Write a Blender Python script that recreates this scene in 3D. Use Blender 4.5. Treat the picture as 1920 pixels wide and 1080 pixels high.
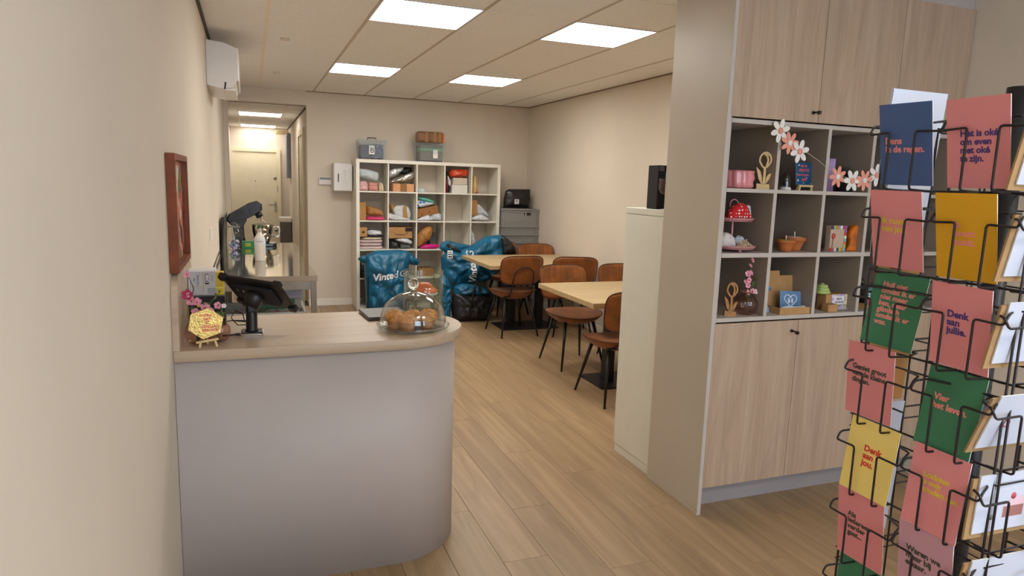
import bpy, bmesh, math, random
from mathutils import Vector, Matrix, noise
PI = math.pi
random.seed(7)
for o in list(bpy.data.objects):
    bpy.data.objects.remove(o)
scene = bpy.context.scene
C = scene.collection

# ------------------------------------------------------------------ camera
YAW, PIT, ROL, FPX, CAMZ = 0.368401, -0.152245, 0.031548, 1274.53, 1.585
f_ = Vector((math.sin(YAW)*math.cos(PIT), math.cos(YAW)*math.cos(PIT), math.sin(PIT)))
r0 = Vector((math.cos(YAW), -math.sin(YAW), 0)); u0 = r0.cross(f_)
r_ = r0*math.cos(ROL) + u0*math.sin(ROL); u_ = u0*math.cos(ROL) - r0*math.sin(ROL)
cd = bpy.data.cameras.new('camera'); cam = bpy.data.objects.new('camera', cd); C.objects.link(cam)
cd.sensor_width = 36.0; cd.lens = FPX/1920*36.0; cd.clip_start = 0.05
cam.matrix_world = Matrix(((r_.x, u_.x, -f_.x, 0), (r_.y, u_.y, -f_.y, 0), (r_.z, u_.z, -f_.z, CAMZ), (0, 0, 0, 1)))
scene.camera = cam

# ------------------------------------------------------------------ world, light levels, exposure
w = bpy.data.worlds.new('world'); scene.world = w; w.use_nodes = True
bg = w.node_tree.nodes['Background']; bg.inputs[0].default_value = (0.74, 0.83, 1.0, 1); bg.inputs[1].default_value = 7.4
PANEL = 21.3          # emission of the ceiling light panels
PANEL_COL = (1.0, 0.965, 0.90)
HALL_PANEL = 9.0
scene.view_settings.view_transform = 'Standard'; scene.view_settings.look = 'None'
scene.view_settings.exposure = 0.0; scene.view_settings.gamma = 1.0
scene.view_settings.use_curve_mapping = False

# ------------------------------------------------------------------ helpers: materials
def lin(c):
    return tuple(((v/255.0)/12.92 if v/255.0 <= 0.04045 else ((v/255.0+0.055)/1.055)**2.4) for v in c[:3])
MATS = {}
def base_mat(name):
    m = bpy.data.materials.new(name); m.use_nodes = True
    nt = m.node_tree; return m, nt, nt.nodes['Principled BSDF']
def ramp(nt, stops):
    r = nt.nodes.new('ShaderNodeValToRGB'); e = r.color_ramp.elements
    while len(e) < len(stops): e.new(0.5)
    for k, (p, c) in enumerate(stops):
        e[k].position = p; e[k].color = (*lin(c), 1)
    return r
def coords(nt, scale=(1, 1, 1), rnd=0.0, gen=False):
    t = nt.nodes.new('ShaderNodeTexCoord'); mp = nt.nodes.new('ShaderNodeMapping')
    mp.inputs['Scale'].default_value = scale
    nt.links.new(t.outputs['Generated' if gen else 'Object'], mp.inputs['Vector'])
    if rnd:
        oi = nt.nodes.new('ShaderNodeObjectInfo'); mu = nt.nodes.new('ShaderNodeMath'); mu.operation = 'MULTIPLY'
        mu.inputs[1].default_value = rnd; nt.links.new(oi.outputs['Random'], mu.inputs[0])
        nt.links.new(mu.outputs[0], mp.inputs['Location'])
    return mp
def mat(name, col, rough=0.6, metal=0.0, var=0.06, scale=8.0, bump=0.0, bscale=60.0, coat=0.0, spec=0.5, sheen=0.0):
    if name in MATS: return MATS[name]
    m, nt, p = base_mat(name)
    mp = coords(nt); n = nt.nodes.new('ShaderNodeTexNoise'); n.inputs['Scale'].default_value = scale; n.inputs['Detail'].default_value = 3
    nt.links.new(mp.outputs[0], n.inputs['Vector'])
    a = tuple(max(0, v*(1-var)) for v in col); b = tuple(min(255, v*(1+var)) for v in col)
    r = ramp(nt, [(0.3, a), (0.7, b)]); nt.links.new(n.outputs['Fac'], r.inputs['Fac'])
    nt.links.new(r.outputs['Color'], p.inputs['Base Color'])
    p.inputs['Roughness'].default_value = rough; p.inputs['Metallic'].default_value = metal
    p.inputs['Coat Weight'].default_value = coat; p.inputs['Specular IOR Level'].default_value = spec
    p.inputs['Sheen Weight'].default_value = sheen
    if bump:
        n2 = nt.nodes.new('ShaderNodeTexNoise'); n2.inputs['Scale'].default_value = bscale; n2.inputs['Detail'].default_value = 4
        nt.links.new(mp.outputs[0], n2.inputs['Vector'])
        b_ = nt.nodes.new('ShaderNodeBump'); b_.inputs['Strength'].default_value = bump; b_.inputs['Distance'].default_value = 0.01
        nt.links.new(n2.outputs['Fac'], b_.inputs['Height']); nt.links.new(b_.outputs[0], p.inputs['Normal'])
    MATS[name] = m; return m
def wood(name, c1, c2, c3, axis='z', rough=0.5, rnd=0.0, s=1.0, tone=0.0, cath=0.35):
    """fine grain stretched along an axis, with slow cathedral figure and a tone per piece"""
    if name in MATS: return MATS[name]
    m, nt, p = base_mat(name); L = nt.links
    k = {'x': (0.6, 14, 14), 'y': (14, 0.6, 14), 'z': (14, 14, 0.6)}[axis]
    mp = coords(nt, tuple(v*s for v in k), rnd)
    n = nt.nodes.new('ShaderNodeTexNoise'); n.inputs['Scale'].default_value = 1.6; n.inputs['Detail'].default_value = 8; n.inputs['Roughness'].default_value = 0.65; n.inputs['Distortion'].default_value = 0.5
    L.new(mp.outputs[0], n.inputs['Vector'])
    r = ramp(nt, [(0.30, c1), (0.52, c2), (0.75, c3)]); L.new(n.outputs['Fac'], r.inputs['Fac'])
    k2 = {'x': (0.5, 4.2, 4.2), 'y': (4.2, 0.5, 4.2), 'z': (4.2, 4.2, 0.5)}[axis]
    mp2 = coords(nt, tuple(v*s for v in k2), rnd)
    wv = nt.nodes.new('ShaderNodeTexNoise'); wv.inputs['Scale'].default_value = 1.0; wv.inputs['Detail'].default_value = 2; wv.inputs['Distortion'].default_value = 1.2
    L.new(mp2.outputs[0], wv.inputs['Vector'])
    mul = nt.nodes.new('ShaderNodeMath'); mul.operation = 'MULTIPLY'; mul.inputs[1].default_value = 26.0; L.new(wv.outputs['Fac'], mul.inputs[0])
    sn = nt.nodes.new('ShaderNodeMath'); sn.operation = 'SINE'; L.new(mul.outputs[0], sn.inputs[0])
    mr = nt.nodes.new('ShaderNodeMapRange'); mr.inputs[1].default_value = 0.2; mr.inputs[2].default_value = 1.0; mr.inputs[3].default_value = 0.0; mr.inputs[4].default_value = cath
    L.new(sn.outputs[0], mr.inputs[0])
    mx = nt.nodes.new('ShaderNodeMixRGB'); mx.inputs[2].default_value = (*lin(tuple(v*0.82 for v in c1)), 1)
    L.new(mr.outputs[0], mx.inputs[0]); L.new(r.outputs['Color'], mx.inputs[1])
    out = mx.outputs[0]
    if tone:
        oi = nt.nodes.new('ShaderNodeObjectInfo'); m2 = nt.nodes.new('ShaderNodeMapRange')
        m2.inputs[3].default_value = 1-tone; m2.inputs[4].default_value = 1+tone*0.6; L.new(oi.outputs['Random'], m2.inputs[0])
        hs = nt.nodes.new('ShaderNodeHueSaturation'); L.new(m2.outputs[0], hs.inputs['Value']); L.new(out, hs.inputs['Color']); out = hs.outputs[0]
    L.new(out, p.inputs['Base Color']); p.inputs['Roughness'].default_value = rough
    b_ = nt.nodes.new('ShaderNodeBump'); b_.inputs['Strength'].default_value = 0.08; b_.inputs['Distance'].default_value = 0.004
    L.new(n.outputs['Fac'], b_.inputs['Height']); L.new(b_.outputs[0], p.inputs['Normal'])
    MATS[name] = m; return m
def glass(name, tint=(255, 255, 255), rough=0.02, power=1.0, ior=1.45):
    """thin clear sheet: Fresnel mix of see-through and gloss"""
    if name in MATS: return MATS[name]
    m = bpy.data.materials.new(name); m.use_nodes = True; nt = m.node_tree; nt.nodes.remove(nt.nodes['Principled BSDF'])
    out = nt.nodes['Material Output']; tr = nt.nodes.new('ShaderNodeBsdfTransparent'); gl = nt.nodes.new('ShaderNodeBsdfGlossy')
    tr.inputs[0].default_value = (*lin(tint), 1); gl.inputs['Roughness'].default_value = rough
    lw = nt.nodes.new('ShaderNodeLayerWeight'); lw.inputs[0].default_value = 0.5
    pw = nt.nodes.new('ShaderNodeMath'); pw.operation = 'POWER'; pw.inputs[1].default_value = 4.0
    mu = nt.nodes.new('ShaderNodeMath'); mu.operation = 'MULTIPLY_ADD'; mu.inputs[1].default_value = min(0.8, 0.36*power); mu.inputs[2].default_value = 0.035*power; mu.use_clamp = True
    mx = nt.nodes.new('ShaderNodeMixShader'); nt.links.new(lw.outputs['Facing'], pw.inputs[0]); nt.links.new(pw.outputs[0], mu.inputs[0]); nt.links.new(mu.outputs[0], mx.inputs[0])
    nt.links.new(tr.outputs[0], mx.inputs[1]); nt.links.new(gl.outputs[0], mx.inputs[2]); nt.links.new(mx.outputs[0], out.inputs[0])
    MATS[name] = m; return m
def solid_glass(name, tint=(240, 244, 240)):
    if name in MATS: return MATS[name]
    m, nt, p = base_mat(name); p.inputs['Base Color'].default_value = (*lin(tint), 1); p.inputs['Transmission Weight'].default_value = 1.0; p.inputs['IOR'].default_value = 1.5; p.inputs['Roughness'].default_value = 0.02
    MATS[name] = m; return m
def frosted(name, col, see=0.45, rough=0.3):
    """milky plastic: part see-through, part plastic"""
    if name in MATS: return MATS[name]
    m, nt, p = base_mat(name); p.inputs['Base Color'].default_value = (*lin(col), 1); p.inputs['Roughness'].default_value = rough
    tr = nt.nodes.new('ShaderNodeBsdfTransparent'); mx = nt.nodes.new('ShaderNodeMixShader'); mx.inputs[0].default_value = see
    tr.inputs[0].default_value = (*lin(tuple(min(255, v*1.05+8) for v in col)), 1)
    out = nt.nodes['Material Output']; nt.links.new(p.outputs[0], mx.inputs[1]); nt.links.new(tr.outputs[0], mx.inputs[2]); nt.links.new(mx.outputs[0], out.inputs[0])
    MATS[name] = m; return m
def emit(name, col, s):
    if name in MATS: return MATS[name]
    m = bpy.data.materials.new(name); m.use_nodes = True; nt = m.node_tree; nt.nodes.remove(nt.nodes['Principled BSDF'])
    e = nt.nodes.new('ShaderNodeEmission'); e.inputs[0].default_value = (*col, 1); e.inputs[1].default_value = s
    nt.links.new(e.outputs[0], nt.nodes['Material Output'].inputs[0]); MATS[name] = m; return m
def spots(name, base, dot, scale=40.0, size=0.3, rough=0.8, rnd=1.0):
    """dots of one colour on another"""
    if name in MATS: return MATS[name]
    m, nt, p = base_mat(name); mp = coords(nt); v = nt.nodes.new('ShaderNodeTexVoronoi'); v.inputs['Scale'].default_value = scale; v.inputs['Randomness'].default_value = rnd
    nt.links.new(mp.outputs[0], v.inputs['Vector']); r = ramp(nt, [(size*0.85, dot), (size, base)])
    nt.links.new(v.outputs['Distance'], r.inputs['Fac']); nt.links.new(r.outputs[0], p.inputs['Base Color']); p.inputs['Roughness'].default_value = rough
    MATS[name] = m; return m
def patches(name, stops, scale=20.0, rough=0.7, stretch=(1, 1, 1), detail=2.0):
    """irregular patches of several colours (constant steps)"""
    if name in MATS: return MATS[name]
    m, nt, p = base_mat(name); mp = coords(nt, stretch); n = nt.nodes.new('ShaderNodeTexNoise'); n.inputs['Scale'].default_value = scale; n.inputs['Detail'].default_value = detail
    nt.links.new(mp.outputs[0], n.inputs['Vector']); r = ramp(nt, stops); r.color_ramp.interpolation = 'CONSTANT'
    nt.links.new(n.outputs['Fac'], r.inputs['Fac']); nt.links.new(r.outputs[0], p.inputs['Base Color']); p.inputs['Roughness'].default_value = rough
    MATS[name] = m; return m

# ------------------------------------------------------------------ helpers: meshes
class MB:
    def __init__(s): s.v = []; s.f = []; s.sm = []
    def add(s, vs, fs, smooth=False):
        b = len(s.v); s.v += [tuple(v) for v in vs]; s.f += [tuple(i+b for i in f) for f in fs]; s.sm += [smooth]*len(fs); return s
    def box(s, a, b, bev=0.0, M=None):
        x0, y0, z0 = (min(a[i], b[i]) for i in range(3)); x1, y1, z1 = (max(a[i], b[i]) for i in range(3))
        bev = min(bev, (x1-x0)*0.45, (y1-y0)*0.45, (z1-z0)*0.45)
        if bev <= 0:
            vs = [Vector((x, y, z)) for x in (x0, x1) for y in (y0, y1) for z in (z0, z1)]
            fs = [(0, 1, 3, 2), (4, 6, 7, 5), (0, 4, 5, 1), (2, 3, 7, 6), (0, 2, 6, 4), (1, 5, 7, 3)]
        else:
            bm = bmesh.new(); bmesh.ops.create_cube(bm, size=1)
            bmesh.ops.scale(bm, vec=(x1-x0, y1-y0, z1-z0), verts=bm.verts)
            bmesh.ops.translate(bm, vec=((x0+x1)/2, (y0+y1)/2, (z0+z1)/2), verts=bm.verts)
            bmesh.ops.bevel(bm, geom=bm.edges[:], offset=bev, segments=2, profile=0.5, affect='EDGES')
            bm.verts.index_update(); vs = [v.co.copy() for v in bm.verts]; fs = [tuple(v.index for v in f.verts) for f in bm.faces]; bm.free()
        if M is not None: vs = [M @ v for v in vs]
        return s.add(vs, fs)
    def prism(s, poly, z0, z1, M=None, smooth=False, bev=0.0):
        """polygon in xy pushed from z0 to z1"""
        n = len(poly)
        if bev > 0:
            cx = sum(p[0] for p in poly)/n; cy = sum(p[1] for p in poly)/n
            def sh(p):
                d = math.hypot(p[0]-cx, p[1]-cy) or 1; return (p[0]-(p[0]-cx)/d*bev, p[1]-(p[1]-cy)/d*bev)
            inn = [sh(p) for p in poly]
            rings = [(inn, z0), (poly, z0+bev), (poly, z1-bev), (inn, z1)]
        else: rings = [(poly, z0), (poly, z1)]
        vs = [Vector((x, y, z)) for pl, z in rings for x, y in pl]
        fs = [tuple(range(n-1, -1, -1)), tuple(range((len(rings)-1)*n, len(rings)*n))]
        if M is not None: vs = [M @ v for v in vs]
        b = len(s.v); s.add(vs, fs, False)
        side = []
        for k in range(len(rings)-1):
            for i in range(n): side.append((b+k*n+i, b+k*n+(i+1) % n, b+(k+1)*n+(i+1) % n, b+(k+1)*n+i))
        s.f += side; s.sm += [smooth]*len(side); return s
    def tube(s, pts, r, seg=8, cap=True, closed=False, M=None):
        pts = [Vector(p) for p in pts]; n = len(pts); rr = r if isinstance(r, (list, tuple)) else [r]*n
        vs = []; fs = []; prev = None
        for i, p in enumerate(pts):
            if closed: t = pts[(i+1) % n]-pts[(i-1) % n]
            else: t = pts[min(i+1, n-1)]-pts[max(i-1, 0)]
            t = t.normalized() if t.length > 1e-9 else Vector((0, 0, 1))
            if prev is None: a = t.orthogonal().normalized()
            else:
                a = prev-t*prev.dot(t); a = a.normalized() if a.length > 1e-6 else t.orthogonal().normalized()
            prev = a; b = t.cross(a)
            for k in range(seg):
                an = 2*PI*k/seg; vs.append(p+(a*math.cos(an)+b*math.sin(an))*rr[i])
        m = n if closed else n-1
        for i in range(m):
            for k in range(seg):
                j = (i+1) % n; fs.append((i*seg+k, i*seg+(k+1) % seg, j*seg+(k+1) % seg, j*seg+k))
        if cap and not closed: fs += [tuple(range(seg-1, -1, -1)), tuple(range((n-1)*seg, n*seg))]
        if M is not None: vs = [M @ v for v in vs]
        return s.add(vs, fs, True)
    def lathe(s, prof, seg=32, M=None, wob=None, closed=True):
        """profile of (r, z) turned about z; wob(angle, r, z) scales the radius"""
        vs = []; fs = []; n = len(prof)
        for (r, z) in prof:
            for k in range(seg):
                a = 2*PI*k/seg; q = r*(wob(a, r, z) if wob else 1); vs.append(Vector((q*math.cos(a), q*math.sin(a), z)))
        for i in range(n-1):
            for k in range(seg): fs.append((i*seg+k, i*seg+(k+1) % seg, (i+1)*seg+(k+1) % seg, (i+1)*seg+k))
        if closed:
            if prof[0][0] > 1e-5: fs.append(tuple(range(seg-1, -1, -1)))
            if prof[-1][0] > 1e-5: fs.append(tuple(range((n-1)*seg, n*seg)))
        if M is not None: vs = [M @ v for v in vs]
        return s.add(vs, fs, True)
    def ball(s, c, r, seg=12, rings=8, sc=(1, 1, 1), M=None, nz=0.0):
        vs = []; fs = []; c = Vector(c)
        for i in range(rings+1):
            th = PI*i/rings
            for k in range(seg):
                a = 2*PI*k/seg; d = Vector((math.sin(th)*math.cos(a)*sc[0], math.sin(th)*math.sin(a)*sc[1], math.cos(th)*sc[2]))
                q = r*(1+nz*noise.noise(d*3+c*7)) if nz else r
                vs.append(c+d*q)
        for i in range(rings):
            for k in range(seg): fs.append((i*seg+k, (i+1)*seg+k, (i+1)*seg+(k+1) % seg, i*seg+(k+1) % seg))
        if M is not None: vs = [M @ v for v in vs]
        return s.add(vs, fs, True)
    def grid(s, fn, nu, nv, smooth=True, closeu=False):
        vs = [Vector(fn(i/(nu if closeu else nu-1), j/(nv-1))) for j in range(nv) for i in range(nu)]; fs = []
        for j in range(nv-1):
            for i in range(nu if closeu else nu-1): fs.append((j*nu+i, j*nu+(i+1) % nu, (j+1)*nu+(i+1) % nu, (j+1)*nu+i))
        return s.add(vs, fs, smooth)
    def mesh(s, name, m):
        me = bpy.data.meshes.new(name); me.from_pydata(s.v, [], s.f); me.polygons.foreach_set('use_smooth', s.sm)
        bm = bmesh.new(); bm.from_mesh(me); bmesh.ops.remove_doubles(bm, verts=bm.verts, dist=1e-6)
        bmesh.ops.recalc_face_normals(bm, faces=bm.faces); bm.to_mesh(me); bm.free()
        me.materials.append(m); me.update(); return me
    def build(s, name, m, parent=None, loc=None, rz=0.0):
        o = bpy.data.objects.new(name, s.mesh(name, m)); C.objects.link(o)
        if parent is not None: o.parent = parent
        if loc is not None: o.location = loc
        if rz: o.rotation_euler = (0, 0, rz)
        return o
def tag(o, label, cat, group=None):
    o['label'] = label; o['category'] = cat
    if group: o['group'] = group
    return o
def thing(name, label, cat, loc=(0, 0, 0), rz=0.0, group=None, rot=None):
    o = bpy.data.objects.new(name, None); C.objects.link(o); o.location = loc; o.rotation_euler = rot if rot else (0, 0, rz)
    o.empty_display_size = 0.05
    return tag(o, label, cat, group)
def struct(o): o['kind'] = 'structure'; return o
def inst(o, parent=None, loc=None, rot=None, link=True):
    c = o.copy(); C.objects.link(c); c.parent = parent
    if loc is not None: c.location = loc
    if rot is not None: c.rotation_euler = rot
    return c
def dup(root, loc, rz, label):
    r = inst(root, None, loc, (0, 0, rz)); r['label'] = label
    for ch in list(root.children):
        c = inst(ch, r)
        for g in list(ch.children): inst(g, c)
    return r
def text_mesh(s, size, bold=0.0, spacing=1.0, align='LEFT', shear=0.0, ext=0.0005, cw=1.0):
    cu = bpy.data.curves.new('lettering', 'FONT'); cu.body = s; cu.size = size; cu.offset = bold; cu.space_line = spacing; cu.align_x = align
    cu.shear = shear; cu.extrude = ext; cu.resolution_u = 3; cu.space_character = cw
    o = bpy.data.objects.new('lettering', cu); C.objects.link(o); bpy.context.view_layer.update()
    me = bpy.data.meshes.new_from_object(o); bpy.data.objects.remove(o); bpy.data.curves.remove(cu); return me
def letter(name, s, size, m, parent, M, **k):
    """flat lettering: local x to the right, y up, z out of the surface"""
    me = text_mesh(s, size, **k); me.transform(M); me.materials.clear(); me.materials.append(m)
    o = bpy.data.objects.new(name, me); C.objects.link(o); o.parent = parent; return o
def FR(o, x, y, z):
    """frame matrix from origin and three axis vectors"""
    return Matrix(((x[0], y[0], z[0], o[0]), (x[1], y[1], z[1], o[1]), (x[2], y[2], z[2], o[2]), (0, 0, 0, 1)))
FRONT = lambda x, y, z: FR((x, y, z), (1, 0, 0), (0, 0, 1), (0, -1, 0))     # writing that faces -y
def rrect(w, h, r, seg=6, cx=0, cy=0):
    out = []
    for (sx, sy, a0) in ((1, 1, 0), (-1, 1, PI/2), (-1, -1, PI), (1, -1, 3*PI/2)):
        for k in range(seg+1):
            a = a0+PI/2*k/seg; out.append((cx+sx*(w/2-r)+r*math.cos(a), cy+sy*(h/2-r)+r*math.sin(a)))
    return out
def resample(poly, n):
    P = [Vector((p[0], p[1], 0)) for p in poly]; L = [0]
    for i in range(len(P)): L.append(L[-1]+(P[(i+1) % len(P)]-P[i]).length)
    out = []; j = 0
    for k in range(n):
        t = L[-1]*k/n
        while L[j+1] < t: j += 1
        q = (t-L[j])/max(1e-9, L[j+1]-L[j]); out.append(P[j].lerp(P[(j+1) % len(P)], q))
    return out
class Puff:
    """a soft bag: star-shaped outline in x-z, blown up along y with creases"""
    def __init__(s, outline, depth, seed=0, wr=0.02, ws=7.0, n=56, rings=9, p=2.6, round_=1, streak=1.0):
        s.P = resample(outline, n)
        for _ in range(round_): s.P = [(s.P[i-1]+s.P[i]*2+s.P[(i+1) % n])/4 for i in range(n)]
        s.c = sum(s.P, Vector((0, 0, 0)))/n; s.D = depth; s.sd = seed; s.wr = wr; s.ws = ws; s.n = n; s.K = rings; s.p = p; s.st = streak
    def dep(s, x, z, t, side):
        d = s.D*(max(0.0, 1-t**s.p))**0.5
        q = Vector((x*s.ws, z*s.ws*s.st, s.sd*3.7+side*5))
        c = (abs(noise.noise(q))*1.6-0.45)+0.7*(abs(noise.noise(q*2.1+Vector((3.0, 1.0, 0.0))))-0.25)+0.35*(abs(noise.noise(q*4.5))-0.25)
        return -side*(d+s.wr*c*min(1.0, (1-t)*4))
    def rad(s, x, z):
        v = Vector((x, z, 0))-s.c; a = math.atan2(v.y, v.x); best = 0.05
        for i in range(s.n):
            A = s.P[i]-s.c; B = s.P[(i+1) % s.n]-s.c; den = math.cos(a)*(B.y-A.y)-math.sin(a)*(B.x-A.x)
            if abs(den) < 1e-12: continue
            u = (A.x*(B.y-A.y)-A.y*(B.x-A.x))/den; 
            t = (A.x*math.sin(a)-A.y*math.cos(a))/den
            if u > 0 and -1e-6 <= t <= 1+1e-6: best = max(best, u)
        return min(1.0, v.length/best)
    def front(s, x, z): return s.dep(x, z, s.rad(x, z), 1)
    def mb(s):
        b = MB(); n = s.n; vs = []; fs = []
        ts = [1, 0.97, 0.92, 0.84, 0.73, 0.6, 0.45, 0.3, 0.15] if s.n < 70 else [1, 0.985, 0.965, 0.94, 0.91, 0.87, 0.83, 0.78, 0.73, 0.67, 0.61, 0.55, 0.48, 0.41, 0.34, 0.27, 0.19, 0.1]
        for side in (1, -1):
            base = len(vs)
            for t in ts:
                for p in s.P:
                    q = s.c+(p-s.c)*t; vs.append(Vector((q.x, s.dep(q.x, q.y, t, side) if t < 1 else 0, q.y)))
            vs.append(Vector((s.c.x, s.dep(s.c.x, s.c.y, 0, side), s.c.y)))
            for k in range(len(ts)-1):
                for i in range(n): fs.append((base+k*n+i, base+k*n+(i+1) % n, base+(k+1)*n+(i+1) % n, base+(k+1)*n+i))
            for i in range(n): fs.append((base+(len(ts)-1)*n+i, base+(len(ts)-1)*n+(i+1) % n, len(vs)-1))
        return b.add(vs, fs, True)

# ------------------------------------------------------------------ shared materials
WALL = mat('beige_wall_paint', (219, 207, 191), 0.85, var=0.012, scale=1.5, bump=0.03, bscale=260)
CEIL = mat('ceiling_tile_board', (243, 240, 236), 0.9, var=0.015, scale=40, bump=0.06, bscale=400)
TBAR = mat('ceiling_grid_bar', (196, 182, 164), 0.6, var=0.02)
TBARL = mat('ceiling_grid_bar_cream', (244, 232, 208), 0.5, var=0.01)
DTRIM = mat('dark_edge_trim', (72, 62, 54), 0.6)
FLOOR = wood('oak_floor_boards', (146, 118, 86), (164, 136, 102), (178, 150, 116), 'y', 0.40, rnd=37.0, s=0.9, tone=0.09, cath=0.22)
FLOORB = mat('floor_underlay', (84, 60, 38), 0.8)
WHITE = mat('white_laminate', (236, 232, 220), 0.45, var=0.01)
CREAM = mat('cream_door_paint', (238, 226, 196), 0.5, var=0.012)
BASEB = mat('white_skirting_paint', (238, 232, 222), 0.5, var=0.01)
GREY = mat('light_grey_laminate', (190, 179, 174), 0.5, var=0.012, scale=2)
TAUPE = mat('taupe_laminate', (198, 187, 171), 0.4, var=0.015, scale=2)
SHELFG = mat('pale_grey_board', (192, 182, 174), 0.55, var=0.02, scale=5)
OAKD = wood('pale_oak_door', (172, 146, 124), (184, 158, 136), (194, 170, 148), 'z', 0.5, rnd=19.0, s=1.3, cath=0.16)
OAKT = wood('pale_oak_worktop', (182, 158, 134), (194, 172, 148), (204, 184, 162), 'x', 0.38, s=1.2, cath=0.08)
OAKTAB = wood('oak_table_top', (176, 150, 110), (190, 164, 122), (202, 178, 138), 'x', 0.45, s=1.2, cath=0.10)
LEATH = mat('cognac_leather', (134, 78, 34), 0.55, spec=0.3, var=0.16, scale=9, bump=0.12, bscale=180, sheen=0.15)
LEATHD = mat('cognac_leather_piping', (84, 46, 24), 0.55, var=0.06)
BLACKM = mat('black_steel', (30, 29, 30), 0.42, var=0.05, metal=0.3)
BLACKP = mat('black_plastic', (22, 22, 24), 0.4, var=0.05)
BLKMAT = mat('black_matte_card', (26, 25, 30), 0.7, var=0.05)
KRAFT = mat('kraft_cardboard', (182, 138, 88), 0.8, var=0.05, scale=20)
KRAFTD = mat('brown_paper', (166, 116, 62), 0.75, var=0.08, scale=14)
TAPE = mat('brown_packing_tape', (150, 106, 58), 0.3, var=0.06)
STEEL = mat('polished_steel', (200, 194, 184), 0.07, metal=1.0, var=0.03, scale=3, bump=0.02, bscale=5)
STEELD = mat('dull_steel', (160, 152, 142), 0.35, metal=1.0, var=0.05)
CHROME = mat('chrome', (220, 220, 222), 0.08, metal=1.0, var=0.01)
PAPER = mat('white_paper', (236, 234, 232), 0.7, var=0.015)
GLASS = glass('clear_glass', (250, 252, 250), 0.02, 1.6)
PLYW = mat('light_plywood', (222, 190, 136), 0.6, var=0.05, scale=12)
BLUEBAG = mat('petrol_blue_woven_plastic', (22, 96, 130), 0.38, var=0.12, scale=6, bump=0.35, bscale=30)
DARKBAG = mat('black_woven_plastic', (34, 34, 38), 0.4, var=0.15, scale=8, bump=0.3, bscale=40)
WHTXT = mat('white_print', (238, 240, 242), 0.6, var=0.01)
PINKCARD = mat('pink_card', (228, 142, 146), 0.6, var=0.01)
BLUECARD = mat('blue_card', (70, 96, 148), 0.6, var=0.01)
GREENCARD = mat('green_card', (58, 124, 88), 0.6, var=0.01)
MUSTCARD = mat('mustard_card', (226, 168, 16), 0.6, var=0.01)
YELCARD = mat('pale_yellow_card', (244, 216, 122), 0.6, var=0.01)
LILACCARD = mat('lilac_card', (206, 156, 172), 0.6, var=0.01)
CARDEDGE = mat('white_card_edge', (236, 232, 226), 0.7, var=0.01)
T_PINK = mat('pink_print', (240, 146, 142), 0.6, var=0.0); T_PURP = mat('violet_print', (76, 56, 128), 0.6, var=0.0)
T_YEL = mat('yellow_print', (230, 196, 70), 0.6, var=0.0); T_DGR = mat('dark_green_print', (70, 74, 62), 0.6, var=0.0)
T_RED = mat('red_print', (214, 56, 48), 0.6, var=0.0); T_CORAL = mat('coral_print', (232, 92, 86), 0.5, var=0.0)
INK = mat('black_print', (30, 30, 36), 0.6, var=0.0)
WIRE = mat('black_wire', (34, 26, 30), 0.4, var=0.04, metal=0.2)
PETAL = mat('pink_petal', (226, 150, 164), 0.7, var=0.15, scale=60); PETALD = mat('crimson_petal', (188, 52, 96), 0.7, var=0.1)
STEM = mat('green_stem', (84, 108, 58), 0.7, var=0.15, scale=30); TWIG = mat('brown_twig', (92, 68, 60), 0.8)
AMBER = glass('amber_pink_glass', (246, 224, 218), 0.06, 2.2)

# ================================================================== THE SETTING
XL, XR, YF, YB, ZC = -0.27, 3.52, -2.2, 8.69, 2.60
OX0, OX1, OZ = -0.22, 0.65, 2.435            # passage opening in the back wall
HX0, HX1, HY1, HZ = -0.31, 0.65, 13.0, 2.42  # passage behind it
struct(MB().box((XL-0.15, YF, 0), (XL, YB+0.15, ZC)).build('wall_left', WALL))
struct(MB().box((XR, YF, 0), (XR+0.15, YB+0.15, ZC)).build('wall_right', WALL))
struct(MB().box((XL, YB, 0), (OX0, YB+0.15, ZC)).box((OX0, YB, OZ), (OX1, YB+0.15, ZC)).box((OX1, YB, 0), (XR, YB+0.15, ZC)).build('wall_back', WALL))
struct(MB().box((XL, YF-0.15, 0), (0.0, YF, ZC)).box((3.3, YF-0.15, 0), (XR, YF, ZC)).box((0.0, YF-0.15, 0), (3.3, YF, 0.85)).box((0.0, YF-0.15, 2.45), (3.3, YF, ZC)).build('wall_front', WALL))
wf = struct(bpy.data.objects.new('window_1', None)); C.objects.link(wf)
fr = MB()
for x in (0.0, 1.62, 3.25): fr.box((x, YF-0.10, 0.85), (x+0.05, YF-0.05, 2.45))
fr.box((0.05, YF-0.10, 0.85), (3.25, YF-0.05, 0.90)).box((0.05, YF-0.10, 2.40), (3.25, YF-0.05, 2.45))
fr.build('window_frame', DTRIM, wf)
for x0, x1 in ((0.05, 1.62), (1.67, 3.25)): MB().box((x0, YF-0.08, 0.90), (x1, YF-0.074, 2.40)).build('pane', glass('shop_window_glass', (240, 246, 246), 0.01, 1.0), wf)
# passage shell
struct(MB().box((HX0-0.12, YB+0.15, 0), (HX0, HY1+0.12, HZ+0.1)).build('wall_passage_left', WALL))
struct(MB().box((HX1, YB+0.15, 0), (HX1+0.12, HY1+0.12, HZ+0.1)).build('wall_passage_right', WALL))
struct(MB().box((HX0, HY1, 0), (HX1, HY1+0.12, HZ+0.1)).build('wall_passage_end', WALL))
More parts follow.
